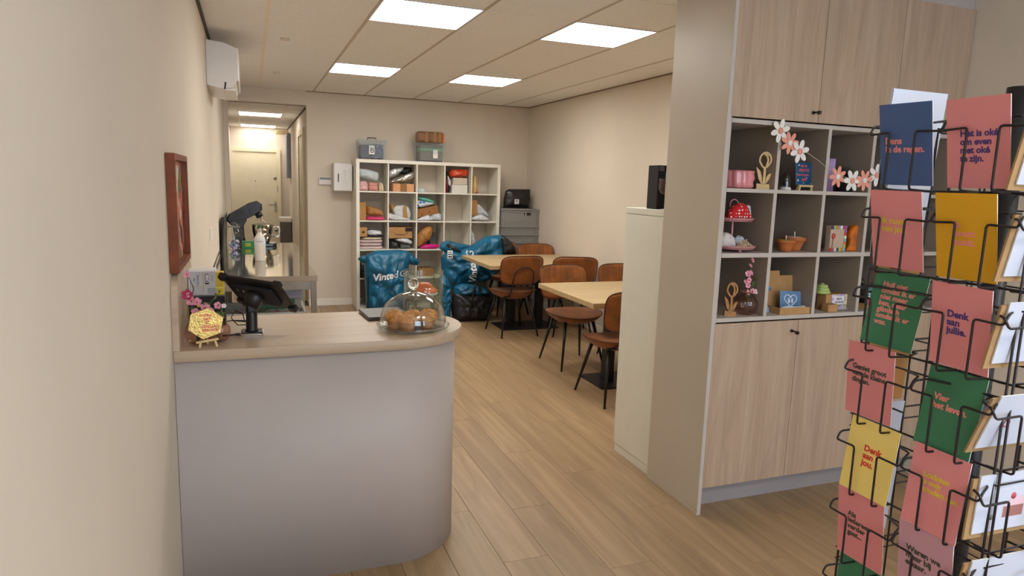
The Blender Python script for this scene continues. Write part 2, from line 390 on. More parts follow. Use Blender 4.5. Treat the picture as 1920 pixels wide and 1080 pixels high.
# floor with single boards
fl = struct(MB().box((XL-0.2, YF-0.15, -0.10), (XR+0.15, HY1+0.12, -0.010)).build('floor', FLOORB))
PW, PL = 0.205, 1.28; pmesh = {}
def plank(x0, x1, y0, y1):
    key = (round(x1-x0, 3), round(y1-y0, 3))
    if key not in pmesh: pmesh[key] = MB().box((-(x1-x0)/2+0.0006, -(y1-y0)/2+0.0006, -0.010), ((x1-x0)/2-0.0006, (y1-y0)/2-0.0006, 0), 0.0012).mesh('plank', FLOOR)
    o = bpy.data.objects.new('plank', pmesh[key]); C.objects.link(o); o.parent = fl; o.location = ((x0+x1)/2, (y0+y1)/2, 0)
offs = [0.0, 0.52, 0.24, 0.86, 0.40, 1.04, 0.66]
x = XL; k = 0
while x < XR-0.01:
    x1 = min(x+PW, XR); y = YF-PL+offs[k % 7]*PL % PL; yend = HY1 if x1 <= HX1+0.01 else YB
    while y < yend-0.01:
        a, b = max(y, YF), min(y+PL, yend)
        if b-a > 0.01: plank(x, x1, a, b)
        y += PL
    x = x1; k += 1
# ceiling with single tiles
ce = struct(MB().box((XL-0.15, YF-0.15, ZC+0.012), (XR+0.15, YB+0.15, ZC+0.1)).build('ceiling', DTRIM))
gx = [XL, 0.13, 0.73, 1.33, 1.93, 2.53, 3.13, XR]
gy = [YF]+[4.03+0.6*k for k in range(-10, 8)]+[YB]
lights = [(0.73, 4.03), (1.93, 4.03), (0.73, 6.43), (1.93, 6.43), (0.73, -0.77), (1.93, -0.77)]
tmesh = {}
def tile(x0, x1, y0, y1, z, par):
    key = (round(x1-x0, 3), round(y1-y0, 3))
    if key not in tmesh: tmesh[key] = MB().box((-(x1-x0)/2+0.0025, -(y1-y0)/2+0.0025, 0), ((x1-x0)/2-0.0025, (y1-y0)/2-0.0025, 0.012), 0.003).mesh('ceiling_tile', CEIL)
    o = bpy.data.objects.new('ceiling_tile', tmesh[key]); C.objects.link(o); o.parent = par; o.location = ((x0+x1)/2, (y0+y1)/2, z)
for i in range(len(gx)-1):
    for j in range(len(gy)-1):
        if any(abs(gx[i]-a) < 0.01 and abs(gy[j]-b) < 0.01 for a, b in lights): continue
        tile(gx[i], gx[i+1], gy[j], gy[j+1], ZC, ce)
for x in gx[1:-1]:
    for (a, b) in ((YF, YB),):
        MB().box((x-0.011, a, ZC-0.0015), (x+0.011, b, ZC+0.006)).build('grid_bar', TBARL if abs(x-0.13) < 0.01 else TBAR, ce)  # leftmost bar is paler: reflected light put into its colour
hc = struct(MB().box((HX0, YB+0.15, HZ+0.012), (HX1, HY1, HZ+0.1)).build('ceiling_passage', DTRIM))
hgx = [HX0, -0.13, 0.44, HX1]; hgy = [YB+0.15, 9.93, 10.53, 11.13, 11.73, 12.33, 12.93, HY1]
for i in range(3):
    for j in range(len(hgy)-1):
        if i == 1 and j in (1, 5): continue
        tile(hgx[i], hgx[i+1], hgy[j], hgy[j+1], HZ, hc)
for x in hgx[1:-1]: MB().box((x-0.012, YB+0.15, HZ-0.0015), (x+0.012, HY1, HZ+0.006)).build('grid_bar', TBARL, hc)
# edge trims and skirting
struct(MB().box((XL, YF, ZC-0.022), (XL+0.016, YB, ZC)).build('trim_1', DTRIM))
struct(MB().box((XR-0.010, 3.06, ZC-0.010), (XR, YB, ZC)).build('trim_2', mat('brown_edge_trim', (134, 112, 92), 0.7)))
struct(MB().box((OX1, YB-0.010, ZC-0.008), (XR-0.01, YB, ZC)).build('trim_3', mat('brown_edge_trim', (134, 112, 92), 0.7)))
struct(MB().box((HX1-0.012, YB+0.15, HZ-0.02), (HX1, HY1, HZ)).build('trim_4', DTRIM))
struct(MB().box((OX1+0.0, YB-0.014, 0), (XR-0.014, YB, 0.085), 0.003).build('baseboard_back', BASEB))
struct(MB().box((XR-0.014, 3.06, 0), (XR, YB, 0.085), 0.003).build('baseboard_right', BASEB))
struct(MB().box((XL, 3.24, 0), (XL+0.014, YB, 0.085), 0.003).build('baseboard_left', BASEB))
# door at the end of the passage
d1 = struct(bpy.data.objects.new('door_1', None)); C.objects.link(d1); d1.location = (0.10, HY1, 0)
MB().box((-0.405, -0.03, 0), (0.345, -0.004, 2.0), 0.004).build('door_leaf', CREAM, d1)
MB().box((-0.41, -0.05, 0), (-0.37, 0, 2.06)).box((0.345, -0.05, 0), (0.41, 0, 2.06)).box((-0.37, -0.05, 2.0), (0.345, 0, 2.06)).build('door_frame', CREAM, d1)
hd = MB().box((0.30, -0.038, 0.95), (0.335, -0.03, 1.13), 0.002).build('handle_plate', STEELD, d1)
MB().tube([(0.318, -0.03, 1.08), (0.318, -0.075, 1.08), (0.30, -0.08, 1.08), (0.20, -0.08, 1.08)], 0.009).build('door_handle', STEELD, hd)
for z in (1.55, 0.62): MB().lathe([(0.0, 0), (0.028, 0), (0.028, 0.008), (0.012, 0.012), (0, 0.012)], 16, FR((0.318, -0.03, z), (1, 0, 0), (0, 0, 1), (0, -1, 0))).build('lock_cylinder', STEELD, d1)
MB().lathe([(0, 0), (0.009, 0), (0.009, 0.004), (0, 0.004)], 10, FR((-0.01, -0.03, 1.49), (1, 0, 0), (0, 0, 1), (0, -1, 0))).build('peephole', INK, d1)
MB().box((0.35, -0.056, 1.30), (0.362, -0.05, 1.42)).build('hinge', STEELD, d1)
# doorway in the right wall of the passage, near the room
d2 = struct(bpy.data.objects.new('door_2', None)); C.objects.link(d2)
MB().box((HX1-0.03, 9.02, 0), (HX1, 9.10, 2.20), 0.003).box((HX1-0.03, 9.92, 0), (HX1, 10.0, 2.20), 0.003).box((HX1-0.03, 9.10, 2.12), (HX1, 9.92, 2.20), 0.003).build('door_frame', CREAM, d2)
MB().box((HX1-0.012, 9.10, 0.01), (HX1, 9.92, 2.12)).build('door_leaf', mat('grey_beige_door', (186, 176, 156), 0.5), d2)

# ceiling light panels
def panel(cx, cy, z, label, sx=0.6, e=PANEL, nm='room_light_panel'):
    t = thing('ceiling_light', label, 'ceiling light', (cx, cy, z), 0, 'flat square ceiling light panels')
    h = sx/2
    MB().box((-h, -0.3, -0.004), (h, -0.288, 0.012)).box((-h, 0.288, -0.004), (h, 0.3, 0.012)).box((-h, -0.288, -0.004), (-h+0.012, 0.288, 0.012)).box((h-0.012, -0.288, -0.004), (h, 0.288, 0.012)).build('frame', mat('panel_frame_white', (220, 220, 226), 0.4, var=0.0), t)
    MB().box((-h+0.012, -0.288, -0.002), (h-0.012, 0.288, 0.006)).build('diffuser', emit(nm, PANEL_COL, e), t)
LL = ['square light panel, nearest of the left pair in the room ceiling', 'square light panel in the ceiling, right of the nearest one, beside the tall unit',
      'square light panel, far left of the four in the room ceiling', 'square light panel in the ceiling above the far dining table',
      'square light panel in the shop ceiling behind the viewer on the left', 'square light panel in the shop ceiling behind the viewer on the right']
for (a, b), l in zip(lights, LL): panel(a+0.3, b+0.3, ZC, l)
panel(0.155, 10.23, HZ, 'light panel in the passage ceiling, the nearer one', 0.57, HALL_PANEL, 'passage_light_panel')
panel(0.155, 12.63, HZ, 'light panel in the passage ceiling close to the door', 0.57, HALL_PANEL, 'passage_light_panel')
for y, l in ((5.55, 'small round ceiling sensor nearer the air conditioner'), (7.33, 'small round ceiling sensor nearer the passage')):
    tag(MB().lathe([(0, 0), (0.034, 0), (0.030, -0.012), (0.012, -0.016), (0, -0.016)], 20).build('ceiling_sensor', mat('sensor_white', (214, 200, 182), 0.5), None, (0.27, y, ZC)), l, 'sensor', 'ceiling sensors')

# ================================================================== COUNTER
ct = thing('shop_counter', 'grey shop counter with rounded end and pale oak top against left wall', 'counter', (0, 0, 0))
def stad(x0, y0, y1, ext, n=20):
    """counter plan: straight from the wall, half-round at the right"""
    r = (y1-y0)/2; cy = (y0+y1)/2; P = [(x0-0.02, y1), (XL+0.004, y1), (XL+0.001, y1-0.001), (XL+0.001, y0+0.001), (XL+0.004, y0), (x0-0.02, y0)]
    for k in range(n+1):
        a = -PI/2+PI*k/n; P.append((x0+r*ext*math.cos(a), cy+r*math.sin(a)))
    return P
MB().prism(stad(0.53, 2.615, 3.205, 1.05), 0.0, 0.922, smooth=True).build('body', GREY, ct)
MB().prism(stad(0.53, 2.597, 3.225, 1.08), 0.922, 0.962, smooth=True, bev=0.001).build('worktop', OAKT, ct)
up = [(2.60, 0.9625)]
for k in range(9): a = PI-PI/2*k/8; up.append((2.68+0.08*math.cos(a), 1.15+0.08*math.sin(a)))
for k in range(9): a = PI/2-PI/2*k/8; up.append((3.14+0.08*math.cos(a), 1.15+0.08*math.sin(a)))
up.append((3.22, 0.9625))
MB().prism(up, 0, 0.022, FR((XL+0.001, 0, 0), (0, 1, 0), (0, 0, 1), (1, 0, 0))).build('upstand', OAKT, ct)
# framed picture
pf = thing('framed_picture', 'colourful picture in a red-brown wooden frame on the left wall', 'picture', (XL+0.001, 2.87, 1.445))
RB = mat('red_brown_frame_wood', (122, 62, 34), 0.45, spec=0.3, var=0.12, scale=14)
W_, H_ = 0.25, 0.208
MB().box((0, -W_, -H_), (0.03, -W_+0.022, H_)).box((0, W_-0.022, -H_), (0.03, W_, H_)).box((0, -W_+0.022, -H_), (0.03, W_-0.022, -H_+0.022)).box((0, -W_+0.022, H_-0.022), (0.03, W_-0.022, H_)).build('frame', RB, pf)
MB().box((0, -W_+0.022, -H_+0.022), (0.008, W_-0.022, H_-0.022)).build('print', patches('abstract_painting', [(0.0, (40, 34, 44)), (0.38, (232, 120, 50)), (0.47, (238, 226, 220)), (0.53, (226, 104, 44)), (0.60, (96, 84, 88)), (0.66, (120, 168, 60))], 6.0, 0.5, (1, 1.4, 1), 3), pf)
MB().box((0.012, -W_+0.022, -H_+0.022), (0.014, W_-0.022, H_-0.022)).build('glass', glass('picture_glass', (250, 250, 250), 0.02, 0.25), pf)

# air conditioner
ac = thing('air_conditioner', 'white wall air conditioner high on the left wall below the ceiling', 'air conditioner', (XL+0.001, 5.42, 2.19))
prof = [(0, 0.02), (0.10, 0.0), (0.165, 0.012), (0.195, 0.05), (0.205, 0.12), (0.207, 0.255), (0.200, 0.287), (0.120, 0.318), (0.0, 0.330)]
MB().prism(prof, 0, 0.82, FR((0, 0, 0), (1, 0, 0), (0, 0, 1), (0, 1, 0)), bev=0.004).build('body', mat('white_abs', (226, 222, 220), 0.35, var=0.01), ac)
MB().box((0.197, 0.004, 0.06), (0.213, 0.816, 0.29), 0.006).build('front_panel', mat('white_abs', (226, 222, 220), 0.35), ac)
MB().box((0.10, 0.06, -0.004), (0.19, 0.76, 0.012), 0.003).build('flap', mat('white_abs', (226, 222, 220), 0.35), ac)
MB().box((0.112, -0.003, 0.012), (0.122, 0.004, 0.062), 0, Matrix.Rotation(0.12, 4, 'Y')).build('side_slot', INK, ac)

# wall thermostat and towel dispenser
th = thing('thermostat', 'small white thermostat on the back wall beside the passage', 'thermostat', (0.858, YB, 1.548))
MB().box((-0.078, -0.028, -0.048), (0.078, 0, 0.048), 0.008).build('housing', mat('white_abs', (226, 222, 220), 0.35), th)
MB().box((-0.066, -0.030, 0.014), (0.066, -0.027, 0.040)).build('display', mat('grey_display', (120, 118, 112), 0.3), th)
td = thing('towel_dispenser', 'white paper towel dispenser on the wall left of the cube shelf', 'dispenser', (1.066, YB, 1.43))
MB().box((-0.127, -0.19, 0.0), (0.095, 0, 0.335), 0.014).build('housing', mat('white_abs', (226, 222, 220), 0.35), td)
MB().box((-0.078, -0.194, 0.11), (-0.066, -0.188, 0.21), 0.002).build('level_window', INK, td)
MB().box((-0.02, -0.192, 0.14), (0.045, -0.189, 0.28)).build('notice', PAPER, td)
nl = MB()
for k in range(6): nl.box((-0.012, -0.1935, 0.155+0.019*k), (0.036-0.012*(k % 2), -0.1918, 0.159+0.019*k))
nl.build('notice_lines', mat('grey_print', (170, 168, 168), 0.7), td)

# things in the passage
tag(MB().box((-0.22, -0.045, 0), (0, 0.05, 0.06), 0.004).build('wall_box', mat('beige_duct', (206, 176, 128), 0.6), None, (HX1-0.001, 12.62, 2.30)), 'beige box beam across the top of the passage near the door', 'beam')
rd = thing('wall_cabinet', 'narrow grey cabinet hanging on the passage wall by the door', 'cabinet', (HX1-0.001, 12.15, 1.56))
MB().box((-0.06, 0, 0), (0, 0.55, 0.74), 0.004).build('body', mat('blue_grey_metal', (140, 142, 150), 0.5), rd)
MB().box((-0.066, 0.03, 0.03), (-0.058, 0.52, 0.71), 0.002).build('door', mat('blue_grey_metal', (140, 142, 150), 0.5), rd)
rb = thing('trash_bin', 'dark bin with white lid at the far right of the passage', 'bin', (HX1-0.10, 12.3, 0))
MB().box((-0.09, -0.15, 0.0), (0.09, 0.15, 0.82), 0.012).build('body', mat('dark_grey_plastic', (104, 98, 92), 0.5), rb)
MB().box((-0.10, -0.16, 0.82), (0.095, 0.16, 0.90), 0.015).build('lid', WHITE, rb)

# ================================================================== DINING TABLES AND CHAIRS
def dining_table(loc, label):
    t = thing('dining_table', label, 'table', loc, 0, 'oak dining tables')
    MB().box((-0.60, -0.505, 0.712), (0.60, 0.505, 0.752), 0.003).build('table_top', OAKTAB, t)
    MB().box((-0.33, -0.21, 0.0), (0.33, 0.21, 0.012), 0.003).build('base_plate', BLACKM, t)
    for sx in (-1, 1): MB().box((sx*0.17-0.04, -0.04, 0.012), (sx*0.17+0.04, 0.04, 0.70), 0.004).build('column', BLACKM, t)
    MB().box((-0.36, -0.22, 0.700), (0.36, 0.22, 0.712)).build('top_bracket', BLACKM, t)
    return t
dining_table((2.86, 6.99, 0), 'oak dining table farther away, in front of the grey crates')
dining_table((2.88, 4.78, 0), 'oak dining table nearer the viewer, beside the white cabinet')
def squircle(a, p=3.2):
    c, s = math.cos(a), math.sin(a); q = (abs(c)**p+abs(s)**p)**(-1/p); return q*c, q*s
def make_chair(label):
    t = thing('dining_chair', label, 'chair', (0, 0, 0), 0, 'brown leather dining chairs')
    # seat: wide cushion, edges turned up a little, belly below
    vs = []; fs = []; n = 44; ts = [1.0, 0.985, 0.94, 0.85, 0.7, 0.5, 0.25]
    def st(a, tt, top):
        x, y = squircle(a, 2.7); wx = 0.246-0.020*max(0, -y); X = x*wx*tt; Y = y*0.222*tt+0.005
        ez = 0.018*(X/0.238)**2+0.010*max(0, -Y/0.22)**2-0.012*max(0, Y/0.22)**2
        return Vector((X, Y, 0.462+ez+(0.016*(1-tt**6) if top else -0.082*(1-tt**3.6)**0.8)))
    for top in (True, False):
        b = len(vs)
        for tt in ts:
            for k in range(n): vs.append(st(2*PI*k/n, tt, top))
        vs.append(st(0, 0, top))
        for r in range(len(ts)-1):
            for k in range(n): fs.append((b+r*n+k, b+r*n+(k+1) % n, b+(r+1)*n+(k+1) % n, b+(r+1)*n+k))
        for k in range(n): fs.append((b+(len(ts)-1)*n+k, b+(len(ts)-1)*n+(k+1) % n, len(vs)-1))
    seat = MB().add(vs, fs, True).build('seat', LEATH, t)
    MB().tube([st(2*PI*k/n, 1.0, True) for k in range(n)], 0.0045, 6, closed=True).build('seat_piping', LEATHD, seat)
    # backrest: curved rounded trapezium, grooves down the front
    def bk(u, v, side):
        wz = 0.5*(v+1); hw = 0.222+0.020*wz; X = u*hw; Z = 0.555+0.305*wz
        y0 = -0.225-0.075*wz+0.048*(u*u)
        th = 0.022*(max(0, 1-max(abs(u), abs(v))**6))**0.5
        g = 0.0
        if side > 0:
            q = (X/0.058+0.5) % 1.0; g = -0.006*math.exp(-((q-0.5)/0.07)**2)
        return Vector((X, y0+(th+g if side > 0 else -th), Z))
    def disc(i, j, nu, nv):
        u = -1+2*i/(nu-1); v = -1+2*j/(nv-1)
        # squash the square towards a rounded rectangle
        m = max(abs(u), abs(v)); 
        if m < 1e-6: return 0, 0
        a = math.atan2(v, u); x, y = squircle(a, 4.5); k = m; return x*k, y*k
    for_mb = MB(); nu, nv = 65, 21
    for side in (1, -1):
        vs = []; fs = []
        for j in range(nv):
            for i in range(nu):
                u, v = disc(i, j, nu, nv); vv = bk(u, v, side)
                m = max(abs(-1+2*i/(nu-1)), abs(-1+2*j/(nv-1)))
                base = bk(u, v, 0.0001); mid = Vector((vv.x, -0.225-0.075*0.5*(v+1)+0.048*u*u, vv.z))
                th = 0.022*(max(0, 1-m**6))**0.5; g = 0
                if side > 0 and m < 0.95:
                    q = (vv.x/0.058+0.5) % 1.0; g = 0.007*math.exp(-((q-0.5)/0.08)**2)
                vs.append(Vector((mid.x, mid.y+side*max(0, th-g), mid.z)))
        for j in range(nv-1):
            for i in range(nu-1): fs.append((j*nu+i, j*nu+i+1, (j+1)*nu+i+1, (j+1)*nu+i))
        for_mb.add(vs, fs, True)
    back = for_mb.build('backrest', LEATH, t)
    rim = []
    for k in range(56):
        a = 2*PI*k/56; u, v = squircle(a, 4.5); rim.append(Vector((u*(0.222+0.020*0.5*(v+1)), -0.225-0.075*0.5*(v+1)+0.048*u*u, 0.555+0.305*0.5*(v+1))))
    MB().tube(rim, 0.005, 6, closed=True).build('back_piping', LEATHD, back)
    lp = [(-0.118, -0.15, 0.425), (-0.118, -0.205, 0.435), (-0.117, -0.232, 0.47), (-0.113, -0.258, 0.56), (-0.108, -0.292, 0.655)]
    for k in range(1, 10):
        a = PI-PI*k/10; lp.append((0.108*math.cos(a), -0.292-0.026*math.sin(a), 0.655+0.090*math.sin(a)))
    lp += [(-p[0], p[1], p[2]) for p in lp[4::-1]]
    MB().tube(lp, 0.006, 8).build('back_loop', BLACKM, t)
    for sx in (-1, 1):
        for (y0, y1) in ((0.13, 0.245), (-0.12, -0.235)):
            MB().tube([(sx*0.13, y0, 0.425), (sx*0.205, y1, 0.0)], [0.0155, 0.0085], 10).build('leg', BLACKM, t)
    MB().box((-0.15, -0.155, 0.410), (0.15, 0.145, 0.424), 0.004).build('seat_frame', BLACKM, t)
    return t
ch = make_chair('brown leather chair with its back to the viewer, at the far table')
ch.location = (2.585, 6.675, 0); ch.rotation_euler = (0, 0, 0.03)
dup(ch, (2.665, 5.375, 0), PI, 'brown leather chair facing the viewer between the two tables')
dup(ch, (2.55, 4.385, 0), 0.0, 'brown leather chair nearest the viewer, half hidden by the white cabinet')
dup(ch, (3.20, 6.53, 0), -0.30, 'brown leather chair near the right wall, turned away, wire loop on its back')
dup(ch, (2.93, 7.80, 0), PI+0.03, 'brown leather chair behind the blue bag at the far table')
dup(ch, (3.265, 7.44, 0), PI, 'brown leather chair at the far table under the grey crates')
dup(ch, (3.255, 5.38, 0), PI-0.08, 'brown leather chair at the near table close to the right wall')

# ================================================================== WHITE CABINET BEHIND THE SHELF UNIT
wc = thing('tall_cabinet', 'cream-white tall cabinet behind the shelf unit', 'cabinet', (2.03, 3.062, 0))
WCM = mat('cream_white_cabinet', (230, 229, 215), 0.45, var=0.01)
MB().box((0, 0, 0.05), (0.80, 0.40, 1.435), 0.003).build('body', WCM, wc)
MB().box((0.004, 0.004, 0.0), (0.79, 0.39, 0.05)).build('plinth', WCM, wc)
MB().box((-0.002, -0.001, 1.437), (0.80, 0.402, 1.472), 0.003).build('top_board', WCM, wc)
bx_ = thing('gift_box', 'black box with a blue label on the white cabinet', 'box', (2.14, 3.24, 1.472))
MB().box((-0.085, -0.05, 0), (0.085, 0.05, 0.236), 0.003).build('body', BLKMAT, bx_)
MB().box((-0.040, -0.052, 0.16), (0.05, -0.0495, 0.20)).build('label', mat('bright_blue_label', (50, 140, 214), 0.5), bx_)
MB().box((-0.080, -0.0515, 0.205), (-0.05, -0.0495, 0.232)).build('corner_print', mat('grey_label', (96, 96, 104), 0.5), bx_)
wg = thing('wine_glass', 'ribbed pinkish wine glass before the black box on the white cabinet', 'glass', (2.07, 3.125, 1.472))
RG = glass('rose_ribbed_glass', (236, 214, 216), 0.05, 2.5)
MB().lathe([(0, 0), (0.034, 0.0), (0.034, 0.002), (0.006, 0.006), (0.0042, 0.012), (0.0042, 0.070), (0.008, 0.076), (0, 0.076)], 24).build('stem', mat('milky_glass', (232, 226, 226), 0.15), wg)
MB().lathe([(0.004, 0.076), (0.026, 0.084), (0.038, 0.104), (0.0405, 0.13), (0.039, 0.165)], 48, None, lambda a, r, z: 1+0.025*math.cos(24*a), False).build('bowl', RG, wg)

# ================================================================== DISPLAY UNIT
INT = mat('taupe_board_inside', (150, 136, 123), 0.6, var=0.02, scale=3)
UX0, UX1, UY, UYB = 2.032, 3.519, 2.608, 3.045
du = thing('display_unit', 'tall built-in unit with oak doors above and below open cubbies', 'shelf unit', (0, 0, 0))
MB().box((UX0-0.02, UY-0.014, 0), (UX0, UYB+0.005, ZC-0.001), 0.001).build('side_panel', TAUPE, du)
def brd(nm, a, b, m=SHELFG, par=du): return MB().box(a, b, 0.001).build(nm, m, par)
brd('edge_strip', (UX0-0.0205, UY-0.0165, 0.0), (UX0+0.0005, UY-0.0142, ZC-0.001))
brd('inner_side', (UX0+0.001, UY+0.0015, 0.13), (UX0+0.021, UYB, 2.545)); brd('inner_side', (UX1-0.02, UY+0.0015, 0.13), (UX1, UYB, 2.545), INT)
zr = [(0.962, 0.982), (1.272, 1.293), (1.578, 1.596), (1.892, 1.912)]
for z0, z1 in zr: brd('shelf_board', (UX0+0.021, UY, z0), (UX1-0.02, UYB-0.012, z1))
dv = [2.337, 2.639, 2.933, 3.226]
for xd in dv:
    for k in range(3):
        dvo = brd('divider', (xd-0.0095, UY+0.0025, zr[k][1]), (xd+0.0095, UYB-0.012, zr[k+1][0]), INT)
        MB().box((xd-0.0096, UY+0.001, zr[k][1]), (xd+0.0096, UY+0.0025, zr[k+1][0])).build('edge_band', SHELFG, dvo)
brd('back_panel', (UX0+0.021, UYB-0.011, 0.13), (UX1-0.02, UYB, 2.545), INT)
brd('top_filler', (UX0+0.001, UY+0.004, 2.546), (UX1, UYB, ZC-0.001), GREY)
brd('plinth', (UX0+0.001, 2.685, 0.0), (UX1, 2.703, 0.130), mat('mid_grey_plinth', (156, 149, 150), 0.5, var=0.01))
brd('floor_board', (UX0+0.021, UY+0.02, 0.131), (UX1-0.02, UYB-0.012, 0.149))
KEY = mat('black_key', (20, 18, 18), 0.35)
def door(x0, x1, z0, z1, key=None):
    o = MB().box((x0+0.0015, UY-0.012, z0), (x1-0.0015, UY-0.0005, z1), 0.001).build('door', OAKD, du)
    if key:
        k_ = MB().lathe([(0, 0), (0.008, 0), (0.008, 0.006), (0, 0.006)], 12, FR((key[0], UY-0.0125, key[1]), (1, 0, 0), (0, 0, 1), (0, -1, 0)))
        k_.box((key[0]-0.002, UY-0.045, key[1]-0.004), (key[0]+0.002, UY-0.018, key[1]+0.004)).box((key[0]-0.006, UY-0.062, key[1]-0.011), (key[0]+0.006, UY-0.042, key[1]+0.006), 0.003)
        k_.build('key', KEY, o)
ds = [UX0+0.003, 2.541, 3.035, UX1-0.001]
for k in range(3):
    door(ds[k], ds[k+1], 1.918, 2.543, (2.505, 1.962) if k == 0 else None)
    door(ds[k], ds[k+1], 0.135, 0.957, (2.50, 0.905) if k == 0 else None)

# ================================================================== CUBE SHELF AT THE BACK
KX, KY, KD = 1.175, 8.282, 0.39
ks = thing('cube_shelf', 'white open cube shelf of twenty-five compartments against the back wall', 'shelf', (KX, KY, 0))
KP, KC, KO = 0.351, 0.335, 0.040
KW = 2*KO+5*KC+4*0.016
kb = lambda nm, a, b: MB().box(a, b, 0.0015).build(nm, WHITE, ks)
kb('side_panel', (0, 0, 0), (KO, KD, KW)); kb('side_panel', (KW-KO, 0, 0), (KW, KD, KW))
kb('top_board', (KO, 0, KW-KO), (KW-KO, KD, KW)); kb('bottom_board', (KO, 0, 0), (KW-KO, KD, KO))
for r in range(4): z = KO+KC+r*KP; kb('shelf_board', (KO, 0.002, z), (KW-KO, KD-0.002, z+0.016))
for c in range(4):
    for r in range(5):
        x = KO+KC+c*KP; z = KO+r*KP; kb('divider', (x, 0.003, z+0.0002), (x+0.016, KD-0.003, z+KC-0.0002))
def cell(c, r):
    """left edge x and floor z of a compartment, row 0 on top"""
    return KX+KO+c*KP, KO+(4-r)*KP
ORD = ['first', 'second', 'third', 'fourth', 'fifth']
def carton(c, r, fx0, fx1, fz0, fz1, m, label, y=0.02, d=0.26, tape=None, name='parcel_box', rz=0.0, tilt=0.0, group='parcels in the cube shelf'):
    x, z = cell(c, r); w = (fx1-fx0)*KC; hh = (fz1-fz0)*KC
    t = thing(name, label, 'box', (x+(fx0+fx1)/2*KC, KY+y, z+fz0*KC+0.0005), 0, group, (0, tilt, rz))
    MB().box((-w/2, 0, 0), (w/2, d, hh), 0.003).build('carton', m, t)
    if tape: MB().box((tape[0]*w-w/2, -0.001, -0.0003), (tape[1]*w-w/2, d*0.8, hh+0.001)).build('tape', TAPE, t)
    return t
def pouch(c, r, pts, m, label, y=0.10, d=0.08, seed=1, wr=0.012, name='parcel_pouch', group='parcels in the cube shelf', ws=16.0, p=2.6):
    """soft parcel from its outline in compartment fractions"""
    x, z = cell(c, r); P = [(a*KC, b*KC) for a, b in pts]
    cx = sum(q[0] for q in P)/len(P); zb = min(q[1] for q in P)
    pf_ = Puff([(q[0]-cx, q[1]-zb) for q in P], d, seed, wr, ws, 40, p=p)
    o = pf_.mb().build(name, m, None, (x+cx, KY+y, z+zb))
    return tag(o, label, 'parcel', group)
SILV = mat('silver_mailer', (188, 190, 194), 0.32, var=0.08, scale=20, metal=0.35); FOIL = mat('silver_foil', (206, 204, 202), 0.2, metal=0.9, var=0.06)
PALEB = mat('pale_blue_mailer', (186, 198, 202), 0.4, var=0.05, scale=20); WMAIL = mat('white_mailer', (214, 216, 222), 0.4, var=0.05, scale=20)
GMAIL = mat('grey_white_mailer', (196, 200, 208), 0.35, var=0.07, scale=24); BLKPL = mat('black_polybag', (32, 30, 32), 0.28, var=0.2, scale=16)
HOT = mat('hot_pink_mailer', (226, 66, 124), 0.4, var=0.06); MAG = mat('magenta_mailer', (206, 24, 122), 0.35, var=0.06)
PALEP = mat('pale_pink_wrap', (212, 168, 168), 0.55, var=0.06, scale=20); DUSTP = mat('dusty_pink_wrap', (206, 142, 132), 0.55, var=0.07, scale=20)
CRM = mat('cream_wrap', (208, 190, 160), 0.6, var=0.06); ORG = mat('orange_red_mailer', (196, 66, 30), 0.32, var=0.1, scale=20)
TEALM = mat('teal_mailer', (96, 182, 160), 0.4, var=0.06); BURG = mat('burgundy_mailer', (112, 26, 42), 0.4, var=0.1)
SALM = mat('salmon_cardboard', (216, 158, 118), 0.75, var=0.03); PALEBOX = mat('pale_beige_box', (206, 192, 176), 0.6, var=0.04); WBOX = mat('white_box', (222, 218, 212), 0.5, var=0.02)
DKGR = mat('dark_grey_board', (92, 94, 92), 0.6, var=0.04); PINKCL = mat('pale_pink_cloth', (214, 190, 188), 0.85, var=0.05, scale=25)
# top row
pouch(0, 0, [(0.0, 0.55), (0.0, 0.78), (0.30, 0.78), (0.72, 0.66), (0.74, 0.48), (0.66, 0.33), (0.30, 0.40), (0.02, 0.48)], PALEB, 'pale blue plastic parcel, first compartment of the top row', seed=1)
pouch(0, 0, [(0.02, 0.0), (0.0, 0.18), (0.06, 0.34), (0.28, 0.35), (0.35, 0.2), (0.32, 0.0)], PALEP, 'pale pink bundle in the lower left of the first top compartment', seed=2, d=0.05)
pouch(0, 0, [(0.36, 0.0), (0.36, 0.30), (0.68, 0.31), (0.70, 0.0)], DUSTP, 'dusty pink bundle beside the pale pink one, first top compartment', seed=3, d=0.05)
pouch(0, 0, [(0.73, 0.0), (0.71, 0.2), (0.76, 0.33), (0.88, 0.27), (0.92, 0.0)], CRM, 'small cream bundle at the right of the first top compartment', seed=4, d=0.04)
pouch(1, 0, [(0.0, 0.45), (0.0, 0.70), (0.25, 0.86), (0.62, 0.90), (0.60, 0.78), (0.30, 0.55)], SILV, 'grey silver plastic mailer on the foil one, second top compartment', y=0.14, seed=5, d=0.05)
pouch(1, 0, [(0.5, 0.66), (0.55, 0.90), (0.96, 0.90), (0.98, 0.70), (0.8, 0.6)], BLKPL, 'black plastic parcel at the back of the second top compartment', y=0.22, seed=6, d=0.06)
pouch(1, 0, [(0.02, 0.32), (0.25, 0.48), (0.6, 0.62), (0.9, 0.76), (0.98, 0.60), (0.92, 0.48), (0.55, 0.33)], FOIL, 'shiny silver foil mailer above the salmon box', y=0.09, seed=7, d=0.05, wr=0.022)
carton(1, 0, 0.16, 0.92, 0, 0.29, SALM, 'salmon cardboard box with brown tape, second top compartment', tape=(0.34, 0.66))
